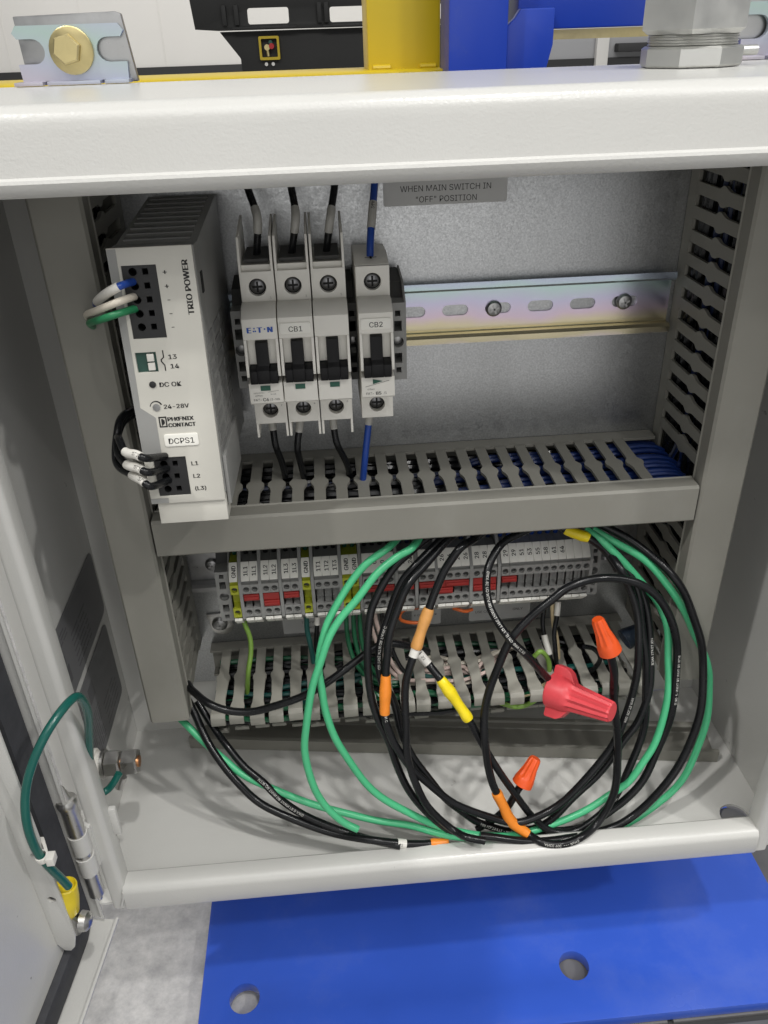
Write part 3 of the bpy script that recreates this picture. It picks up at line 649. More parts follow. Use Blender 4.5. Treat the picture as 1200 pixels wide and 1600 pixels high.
arc = [(9.9 + 2.9 * math.cos(t), 69.0 + 2.9 * math.sin(t)) for t in [math.radians(180 + 8 + i * 15) for i in range(11)]]
obj('adjust_arc', MB().plate(arc + [(9.9 + (2.2 + 0.4 * (1 - i / 10)) * math.cos(t), 69.0 + (2.2 + 0.4 * (1 - i / 10)) * math.sin(t)) for i, t in reversed(list(enumerate([math.radians(188 + i * 15) for i in range(11)])))], [], PF, 0.03, 0.09), 'ink', ps)
nU, nV = PU, -PV
tx = MB()
def ptext(s, u, v, size, bold=0.0, center=True, sx=1.0, U=None, V=None): tx.text(s, size, P(u, v, 0.1), U or nU, V or nV, bold, center, sx)
ptext('TRIO POWER', 30.9, 17.2, 4.5, 0.045, sx=1.06, U=-PV, V=-PU)
for i, s in enumerate('++---'): ptext(s, 22.6, 9.9 + 5.8 * i, 4.2, 0.03)
ptext('13', 20.4, 46.2, 3.6, 0.03, sx=1.15); ptext('14', 20.8, 50.4, 3.6, 0.03, sx=1.15)
tx.plate([(16.3, 43.4), (16.8, 43.4), (16.8, 46.6), (15.6, 47.6), (15.6, 48.2), (16.8, 50), (16.8, 52.6), (16.3, 52.6), (16.3, 50.2), (15.1, 48.4), (15.1, 47.4), (16.3, 46.4)], [], PF, 0.03, 0.09)
ptext('DC OK', 12.9, 58.5, 3.7, 0.03, False, 1.12); ptext('24-28V', 13.2, 68.8, 3.5, 0.03, False, 1.1)
ptext('PHŒNIX', 14.0, 74.8, 3.3, 0.06, False, 1.12); ptext('CONTACT', 14.0, 77.7, 3.3, 0.06, False, 1.0)
tx.plate([(9.9, 73.7), (13.5, 73.7), (13.5, 78.8), (9.9, 78.8)], [[(10.5, 74.3), (12.9, 74.3), (12.9, 78.2), (10.5, 78.2)]], PF, 0.03, 0.09)
tx.plate([(11.0, 74.8), (11.8, 74.8), (12.5, 75.6), (12.5, 76.8), (11.8, 77.6), (11.4, 77.6), (11.4, 78.0), (11.0, 78.0)], [], PF, 0.03, 0.09)
for i, s in enumerate(('L1', 'L2', '(L3)')): ptext(s, 21.6, 97.0 + 6.4 * i, 3.5, 0.03, False, 1.1)
obj('lettering', tx, 'ink', fp_)
tx = MB(); ptext('5A', 1.9, 12, 3.0, 0.0, U=-PV, V=-PU); ptext('O', 2.3, 37.5, 2.6); ptext('100V', 2.6, 88, 2.8, U=-PV, V=-PU)
obj('faint_lettering', tx, 'ink_soft', fp_)
lb = obj('name_label', MB().plate(rrect(11.0, 26.4, 82.2, 88.2, 1.1), [], PF, 0.03, 0.4), 'marker', ps, bevel=0.1)
tx = MB(); tx.text('DCPS1', 4.8, P(18.7, 85.2, 0.46), nU, nV, 0.012, True, 1.0); obj('lettering', tx, 'ink', lb)

# ================================================================ circuit breakers
def pole(t, x0, kind, first):
    """one 17.7 mm module; the hood ribs belong to the three pole one"""
    x1 = x0 + 17.35; xc = (x0 + x1) / 2
    body = [(-8, 41), (-34, 42.5), (-48.5, 39.5), (-50, 38), (-51.5, 21.8)]
    nose = [(-51.5, 25.0), (-59, 24.6), (-66, 20.2), (-67, -24), (-53.5, -24)]
    low = [(-53.5, -24), (-51.5, -41.5), (-8, -41.5)]
    b = MB().plate([(-8, 41), (-34, 42.5), (-48, 39.8)] + [(-48, 22), (-52, 22), (-52, -24), (-48, -24)] + [(-48, -41.5), (-8, -41.5)], [], YZ, x0 + 0.25, x1)
    bd = obj('body', b, 'breaker', t, bevel=0.25)
    # terminal fronts with real screw openings
    f = MB().plate([(x0 + 0.25, 22), (x1, 22), (x1, 39.6), (x0 + 0.25, 39.6)], [circ(xc, 31.8, 4.35, 24)], XZ, -50.6, -48.05)
    f2 = MB().plate([(x0 + 0.25, -41.6), (x1, -41.6), (x1, -24.1), (x0 + 0.25, -24.1)], [circ(xc, -34.0, 4.2, 24)], XZ, -52.4, -48.05)
    obj('terminal_front', f, 'breaker', t, bevel=0.3); obj('terminal_front', f2, 'breaker', t, bevel=0.3)
    for z in (31.8, -34.0):
        obj('terminal_screw', MB().lathe((xc, -48.06, z), (0, -1, 0), [(0, 3.7), (0.5, 3.7), (1.1, 2.9), (1.3, 0.2)], 20), 'screw_dark', t, ang=40)
        obj('screw_slot', MB().box(xc - 2.6, xc + 2.6, -49.6, -49.3, z - 0.5, z + 0.5).box(xc - 0.5, xc + 0.5, -49.62, -49.32, z - 2.6, z + 2.6), 'hole', t)
        obj('screw_shade_ring', MB().lathe((xc, -48.1, z), (0, -1, 0), [(0, 4.3), (0.05, 3.6)], 20, caps=False), 'hole', t)  # flat black ring, the shade of a deep recess put into its colour
    # nose with the handle slot between two cheeks
    n = MB().plate([(-52.02, 25.0), (-59, 24.6), (-66, 20.4), (-66.6, 10.2), (-58, 10.0), (-58, -12.6), (-66.8, -12.8), (-67, -23.4), (-66, -24.4), (-52.02, -24.4)], [], YZ, x0 + 0.2, x1)
    obj('nose', n, 'breaker', t, bevel=0.3)
    for a, c in ((x0 + 0.2, x0 + 1.6), (x1 - 1.4, x1)): obj('cheek', MB().plate([(-58.02, 10.1), (-66.4, 10.1), (-66.8, 4), (-68.6, -2), (-68.8, -8.5), (-58.02, -12.5)], [], YZ, a, c), 'breaker', t, bevel=0.25)
    obj('window_panel', MB().box(x0 + 1.7, x1 - 1.5, -62, -58.05, -4, 10), 'breaker', t)
    h = MB().plate([(-60, 8.6), (-65.6, 8.2), (-66.6, -3.5), (-69.4, -5.4), (-70.2, -8.5), (-69.6, -12.2), (-60, -12.4)], [], YZ, xc - 3.1, xc + 3.1)
    h.plate([(-60, -4.4), (-66.8, -4.4), (-69.3, -5.6), (-70.1, -8.5), (-69.5, -12.2), (-60, -12.4)], [], YZ, x0 + 1.75, xc - 3.12).plate([(-60, -4.4), (-66.8, -4.4), (-69.3, -5.6), (-70.1, -8.5), (-69.5, -12.2), (-60, -12.4)], [], YZ, xc + 3.12, x1 - 1.55)
    obj('handle', h, 'black_plastic', t, bevel=0.35)
    Y = -67.12
    if kind == 'single': obj('indicator', MB().plate([(xc - 2.6, -13.8), (xc - 2.6, -16.4), (xc + 2.4, -15.0)], [], XZ, Y - 0.12, Y), 'green_ind', t)
    else: obj('indicator', MB().box(xc - 2.5, xc + 2.5, Y - 0.2, Y + 0.1, -16.6, -14.0), 'green_ind', t)
    if kind == 'three':
        for a, c in ((x0 + 0.3, x0 + 1.5), (x1 - 1.25, x1 - 0.05)):
            rb = MB().plate([(-50.4, 39.4), (-50.4, 46), (-46, 55.5), (-14, 60), (-14, 40)], [], YZ, a, c)
            obj('barrier_rib', rb, 'breaker', t, bevel=0.2)
            rb = MB().plate([(-52.2, -41.4), (-52.2, -49.6), (-50.6, -50.4), (-24, -50), (-24, -41.6)], [], YZ, a, c)
            obj('barrier_rib', rb, 'breaker', t, bevel=0.2)
        obj('hood_edge', MB().box(x0 + 1.55, x1 - 1.3, -47.6, -46.4, 39.9, 42.2), 'breaker', t)
        obj('clamp', MB().box(x0 + 2.5, x1 - 2.4, -44, -16, 42.6, 44.2), 'term_dark', t)
    else:
        cr_ = MB()
        for a in (0.0, math.pi / 2):
            u = Vector((math.cos(a), math.sin(a), 0)); w_ = Vector((-u.y, u.x, 0)); q = Vector((xc, -42, 41.9))
            cr_.add([q + u * 3 + w_ * .6, q - u * 3 + w_ * .6, q - u * 3 - w_ * .6, q + u * 3 - w_ * .6], [(0, 1, 2, 3)])
        obj('wire_port', cr_, 'hole', t)
    return xc, Y
def front_label(t, xc, s):
    l = obj('name_label', MB().plate(rrect(xc - 7.6, xc + 7.6, 12.4, 17.9, 1.0), [], XZ, -66.95, -66.42), 'marker', t, bevel=0.12)
    obj('lettering', MB().text(s, 4.7, (xc, -67.02, 15.15), (1, 0, 0), (0, 0.02, 1), 0.012), 'ink', l)
TU, TV_ = (1, 0, 0), (0, 0, 1)
cb1 = thing('circuit_breaker', 'three pole white circuit breaker labelled CB1', 'circuit breaker', (-140, -40, -50))
for i in range(3):
    xc, Y = pole(cb1, -166.6 + 17.75 * i, 'three', i == 0)
    if i == 0:
        m = MB().text('E', 4.9, (xc - 5.1, -66.5, 15.4), TU, TV_, 0.07).text('T', 4.9, (xc + 0.1, -66.5, 15.4), TU, TV_, 0.07).text('N', 4.9, (xc + 5.2, -66.5, 15.4), TU, TV_, 0.07)
        for dx, dz in ((-2.9, -0.9), (-2.0, -0.9), (-2.5, 0.5), (2.6, 0.0)): m.box(xc + dx - .35, xc + dx + .35, -66.6, -66.5, 15.4 + dz - .35, 15.4 + dz + .35)
        obj('maker_logo', m, 'blue_ink', cb1)
        m = MB().text('C6', 3.1, (xc - 0.4, Y - 0.05, -21.3), TU, TV_, 0.03).text('FAZ-', 2.3, (xc - 4.6, Y - 0.05, -21.4), TU, TV_).text('/3-NA', 2.2, (xc + 4.2, Y - 0.05, -21.4), TU, TV_)
        m.text('xEffect', 1.5, (xc - 3.8, Y - 0.05, -19.1), TU, TV_).text('480V/277V~', 1.2, (xc - 3.6, Y - 0.05, -17.7), TU, TV_).text('In=6A', 1.3, (xc + 3.6, Y - 0.05, -18.6), TU, TV_)
        m.add([(xc + 1, Y - .05, -17.6), (xc + 6.6, Y - .05, -16.9), (xc + 6.6, Y - .05, -16.75), (xc + 1, Y - .05, -17.45)], [(0, 1, 2, 3)])
        obj('rating_print', m, 'ink_soft', cb1)
    if i == 1: front_label(cb1, xc, 'CB1')
    for z, y in ((26.5, -50.7), (-39, -52.5)): obj('terminal_number', MB().text('246'[i] if z < 0 else '135'[i], 2.0, (xc + 6.2, y, z if z > 0 else -31), TU, TV_), 'stripe', cb1)
cb2 = thing('circuit_breaker', 'single pole white circuit breaker labelled CB2', 'circuit breaker', (-100, -40, -42))
xc, Y = pole(cb2, -108.9, 'single', False); front_label(cb2, xc, 'CB2')
m = MB().text('B5', 3.1, (xc + 0.2, Y - 0.05, -21.3), TU, TV_, 0.03).text('FAZ-', 2.3, (xc - 4.3, Y - 0.05, -21.4), TU, TV_).text('/1', 2.3, (xc + 3.6, Y - 0.05, -21.4), TU, TV_).text('xEffect', 1.5, (xc - 3.8, Y - 0.05, -19.1), TU, TV_)
m.add([(xc - 6.6, Y - .05, -17.9), (xc + 5.8, Y - .05, -14.9), (xc + 5.8, Y - .05, -14.72), (xc - 6.6, Y - .05, -17.72)], [(0, 1, 2, 3)])
obj('rating_print', m, 'ink_soft', cb2)

# ================================================================ end clamps on the rails
def clamp(x0, x1, zc, yf, h, label, m='term'):
    xc = (x0 + x1) / 2
    t = thing('end_clamp', label, 'end clamp', (xc, -20, zc - h), 'end clamps on the rails')
    hl = [[(xc + a, zc + b), (xc + c, zc + b), (xc + c, zc + d), (xc + a, zc + d)] for a, b, c, d in ((-1.4, 14, 1.4, 17), (-2.0, 6, 2.0, 11.5), (-2.0, -11.5, 2.0, -6), (-1.4, -17, 1.4, -14))] + [circ(xc, zc, 3.0, 16)]
    obj('body', MB().plate([(x0, zc - h), (x1, zc - h), (x1, zc + h), (x0, zc + h)], hl, XZ, yf, yf + 10), m, t)
    obj('core', MB().plate([(yf + 10.1, zc - h), (yf + 10.1, zc + h), (yf + 16, zc + h + 7), (-8, zc + h + 9), (-8, zc - h - 3)], [], YZ, x0 + 0.2, x1 - 0.2), 'term_dark', t)
    obj('clamp_screw', MB().lathe((xc, yf + 8, zc), (0, -1, 0), [(0, 2.6), (4, 2.6), (4.4, 1.2)], 14), 'steel', t)
    obj('side_cheek', MB().plate([(yf + 0.4, zc - h), (yf + 0.4, zc + h), (yf + 12, zc + h + 8), (-8, zc + h + 10), (-8, zc - h - 3)], [], YZ, x1 + 0.02, x1 + 1.0), m, t)
clamp(-173.5, -167.2, -2, -46, 21, 'grey end clamp left of the three pole breaker')
clamp(-90.8, -84.0, -2, -46, 21, 'grey end clamp right of the single breaker')
clamp(-113.0, -109.4, -2, -42, 21, 'dark end clamp between the two breakers', 'term_dark')
clamp(-204.5, -196.4, -164, -40, 19, 'grey end clamp left of the first ground terminal')
clamp(33.4, 39.6, -164, -40, 19, 'grey end clamp right of the last terminal')

# ================================================================ terminal blocks
ZR = -164.0
tprof = [(-6, 18), (-10, 21), (-30, 22.5), (-35.5, 22.6), (-45.5, 12.6), (-46, 12.2), (-46, 5.4), (-39.5, 5.0), (-39.5, -5.0), (-46, -5.4), (-46, -12.2), (-45.5, -12.6), (-35.5, -22.6), (-30, -26.5), (-10, -25), (-6, -18)]
def term_mesh(w, m):
    b = MB().plate([(y if y > -44.5 else -43.4, z) for y, z in tprof], [], YZ, -w / 2, w / 2)
    for s in (1, -1):
        b.plate([(-w / 2, 5.4), (w / 2, 5.4), (w / 2, 12.3), (-w / 2, 12.3)], [circ(0, 8.7, 1.95, 14)], lambda u, v, a, s=s: (u, a, s * v), -46, -43.35)
        # dividing ribs of the bridge channel
        b.box(-w / 2, -w / 2 + 0.7, -44.8, -43.3, -5.2, 5.2)
    return mesh('body', b, m, Vector((0, 0, 0)), bevel=0)
TM = {'term': term_mesh(5.05, 'term'), 'lime': term_mesh(5.05, 'lime')}
hm = MB()
for s in (1, -1): hm.add([(1.95 * math.cos(2 * math.pi * i / 14), -43.5, s * 8.7 + 1.95 * math.sin(2 * math.pi * i / 14)) for i in range(14)], [tuple(range(14))])
HOLE = mesh('wire_entry', hm, 'term_dark', Vector((0, 0, 0)))
SL = Vector((0, -1, -1)).normalized()            # direction down the sloping marker face
NRM = Vector((0, -1, 1)).normalized()
mk = MB(); q0 = Vector((0, -35.7, 22.9)) + NRM * 0.1
mk.plate([(-2.42, 0.3), (-2.55, 3), (-2.55, 9.6), (-2.42, 12.6), (2.42, 12.6), (2.55, 9.6), (2.55, 3), (2.42, 0.3)], [], lambda u, v, a: tuple(q0 + Vector((u, 0, 0)) + SL * v + NRM * a), 0, 1.1)
MARK = mesh('marker_tag', mk, 'marker', Vector((0, 0, 0)), bevel=0.15)
SL2 = Vector((0, 1, -1)).normalized(); N2 = Vector((0, -1, -1)).normalized(); q2 = Vector((0, -45.9, -12.9)) + N2 * 0.1
ml = MB().plate([(-2.4, 0.2), (2.4, 0.2), (2.4, 11.5), (-2.4, 11.5)], [], lambda u, v, a: tuple(q2 + Vector((u, 0, 0)) + SL2 * v + N2 * a), 0, 1.8)
MARKL = mesh('marker_tag', ml, 'marker', Vector((0, 0, 0)), bevel=0.15)
groups = [('GND', [-192.7]), ('1L1', [-185.4, -180.2]), ('1L2', [-173.1, -167.9]), ('1L3', [-160.4, -155.2]), ('GND', [-148.0]), ('T', [-140.4, -135.3, -130.2]), ('GND', [-123.0, -117.9]),
          ('0', [-110.3, -105.3, -100.4, -95.4]), ('24', [-87.9, -82.9]), ('24', [-75.0, -69.9]), ('26', [-63.0, -58.0, -53.0, -47.9]), ('28', [-40.8, -35.7, -30.5]), ('N', [-22.6, -17.3, -12.2, -7.1, -1.9, 3.3, 8.5, 13.7, 18.9, 24.1, 29.3])]
order = ['first', 'second', 'third', 'fourth', 'fifth', 'sixth', 'seventh', 'eighth']
seen = {}
TERMS = []
for g, xs in groups:
    for i, x in enumerate(xs):
        s = {'T': ('1T1', '1T2', '1T3')[i % 3], 'N': (['29', '29', '51', '53', '55', '58', '61', '64'] + [''] * 3)[i]}.get(g, g)
        seen[s] = seen.get(s, 0) + 1; TERMS.append((s, seen[s], x, g))
tot = seen
for s, k, x, g in TERMS:
    col = 'lime' if s == 'GND' else 'term'
    gi = [q for q, (gg, xx) in enumerate(groups) if x in xx][0]; pos = groups[gi][1].index(x); nn_ = len(groups[gi][1])
    gname = ['leftmost', 'second', 'third', 'fourth', 'fifth', 'sixth', 'seventh', 'eighth', 'ninth', 'tenth', 'eleventh', 'twelfth', 'rightmost'][gi]
    lab = '%s%s terminal block%s, %s' % ((order + ['ninth', 'tenth', 'last'])[pos] + ' ' if nn_ > 1 else 'single ', 'yellow green' if col == 'lime' else 'grey', ' in the %s group' % gname if nn_ > 1 else ' of the %s group' % gname, 'marked ' + s if s else 'with blank tag')
    t = thing('terminal_block', lab, 'terminal block', (x, 0, ZR), 'terminal blocks on the lower rail')
    loc = (x, 0, ZR)
    inst('body', TM[col], t, loc); inst('wire_entry', HOLE, t, loc); mo = inst('marker_tag', MARK, t, loc); inst('marker_tag', MARKL, t, loc)
    if s:
        o = q0 + SL * 6.4 + NRM * 1.16
        tm = MB().text(s, 4.7, o + Vector(loc), -SL, Vector((-1, 0, 0)), 0.025)
        obj('lettering', tm, 'ink', mo)
# grey partition plates between the groups
parts = [-188.9, -176.6, -164.1, -151.6, -144.2, -126.6, -114.1, -91.6, -79.0, -66.4, -44.3, -26.6, 32.4]
pm = mesh('partition_plate', MB().plate([(-6, 20), (-10, 27.5), (-31, 28), (-36.5, 24), (-46.3, 13.5), (-46.5, -13.5), (-36, -24), (-30, -27.5), (-10, -26), (-6, -19)], [], YZ, -1.0, 1.0), 'term', Vector((0, 0, 0)))
def between(x):
    l = max([t for t in TERMS if t[2] < x], key=lambda t: t[2]); r = [t for t in TERMS if t[2] > x]
    if not r: return 'grey partition plate at the right end of the terminal row'
    r = min(r, key=lambda t: t[2]); return '%s grey partition plate from the left, after terminal %s' % ((order + ['ninth', 'tenth', 'eleventh', 'twelfth'])[parts.index(x)], l[0])
for x in parts:
    o = bpy.data.objects.new('partition_plate', pm); C.objects.link(o); o.location = Vector((x, 0, ZR)) * S
    tag(o, between(x), 'partition', 'partition plates between terminal groups')
# red plug-in bridges: (x0, x1, upper or lower shaft, label)
for x0, x1, up_, lab in ((-187.6, -178, 1, 'red bridge across the two 1L1 terminals'), (-175.4, -165.6, 0, 'red bridge across the two 1L2 terminals'), (-162.6, -153, 1, 'red bridge across the two 1L3 terminals'),
                         (-112.6, -93.2, 1, 'long red bridge across the four 0 terminals'), (-90.2, -80.8, 1, 'red bridge across the first pair of 24 terminals'), (-77.4, -67.8, 1, 'red bridge across the second pair of 24 terminals'),
                         (-65.2, -56, 0, 'red bridge low on the left 26 terminals'), (-60.6, -45.8, 1, 'red bridge across the 26 terminals on the right'), (-43, -28.4, 0, 'red bridge across the 28 terminals'), (-24.8, -15.2, 1, 'short red bridge across the two 29 terminals')):
    z0 = ZR + (0.4 if up_ else -4.8); z1 = ZR + (4.8 if up_ else -0.4)
    b = obj('jumper_bridge', MB().box(x0, x1, -46.6, -39.8, z0, z1).box(x0 + 0.4, x1 - 0.4, -47.4, -46.6, z0 + 1.2, z1 - 1.2), 'red_bridge', bevel=0.3); tag(b, lab, 'bridge', 'red bridges in the terminal row')
    if not up_:
        obj('upper_leg', MB().box(x0, x1, -46.0, -39.8, ZR + 0.2, ZR + 4.9), 'red_bridge', b)

# ================================================================ fittings on top of the enclosure
def bracket(xc, label):
    t = thing('wall_bracket', label, 'bracket', (xc, 16, ZT))
    hw = 27.0; z0, z1 = 123.4, 147.6; zc = 136.5
    notchR = [(hw - 9 + 5.4 * math.cos(a), zc + 5.4 * math.sin(a)) for a in [math.pi * 1.5 - i * math.pi / 8 for i in range(9)]]
    pr = [(hw - 1, z0), (hw - 0.5, zc - 5.4)] + notchR + [(hw - 2, zc + 5.4), (hw - 0.2, zc + 8), (hw - 2.5, z1)]
    pl = [(-u, z) for u, z in reversed(pr)]
    pts = [(xc + u, z) for u, z in pr + pl]
    obj('face_plate', MB().plate(pts, [], XZ, 10.5, 13.2), 'chromate_b', t, bevel=0.7)
    obj('back_plate', MB().plate([(xc - hw + 2, 122), (xc + hw + 2.5, 122), (xc + hw - 1, 151.5), (xc + hw - 4, 152.5), (xc - hw + 1, 151.6)], [], XZ, 15.5, 20), 'steel', t, bevel=0.6)
    for a, c in ((-29, -15), (-13, 13), (15, 27)): obj('foot_tab', MB().box(xc + a, xc + c, 4, 15, ZT + 0.3, ZT + 2.0), 'chromate_b', t, bevel=0.4)
    obj('washer', MB().lathe((xc + 0.6, 10.4, zc), (0, -1, 0), [(0, 10.6), (1.6, 10.6), (2.0, 10.0)], 28), 'brass_zinc', t)
    obj('bolt_head', MB().lathe((xc - 0.8, 8.3, zc + 0.4), (0.06, -1, 0.03), [(0, 6.9), (4.6, 6.9), (5.4, 6.0)], 6, ph=0.25), 'brass_zinc', t, ang=20)
bracket(-241.5, 'zinc mounting bracket with hex bolt at the top left of the enclosure')
bracket(126, 'zinc mounting bracket partly hidden behind the conduit hub')
hb = thing('conduit_hub', 'large silver hex conduit hub on top of the enclosure', 'conduit fitting', (52.5, -40, ZT))
obj('lower_hex', MB().lathe((52.5, -40, ZT + 0.3), (0, 0, 1), [(0, 22.0), (1, 23), (7.4, 23), (8.4, 21.5)], 8, ph=0.2), 'nickel', hb, ang=20)
obj('thread', MB().lathe((52.5, -40, ZT + 8.7), (0, 0, 1), [(i * 0.6, 20.2 if i % 2 else 19.4) for i in range(9)], 30), 'nickel', hb)
obj('upper_hex', MB().lathe((52.5, -40, ZT + 13.4), (0, 0, 1), [(0, 22.6), (2.0, 25.4), (26, 25.4), (28.5, 23)], 6, ph=0.36), 'nickel', hb, ang=20)
obj('set_screw', MB().cyl((74, -40, ZT + 6), (84, -40, ZT + 6), 2.2, n=12), 'nickel', hb)

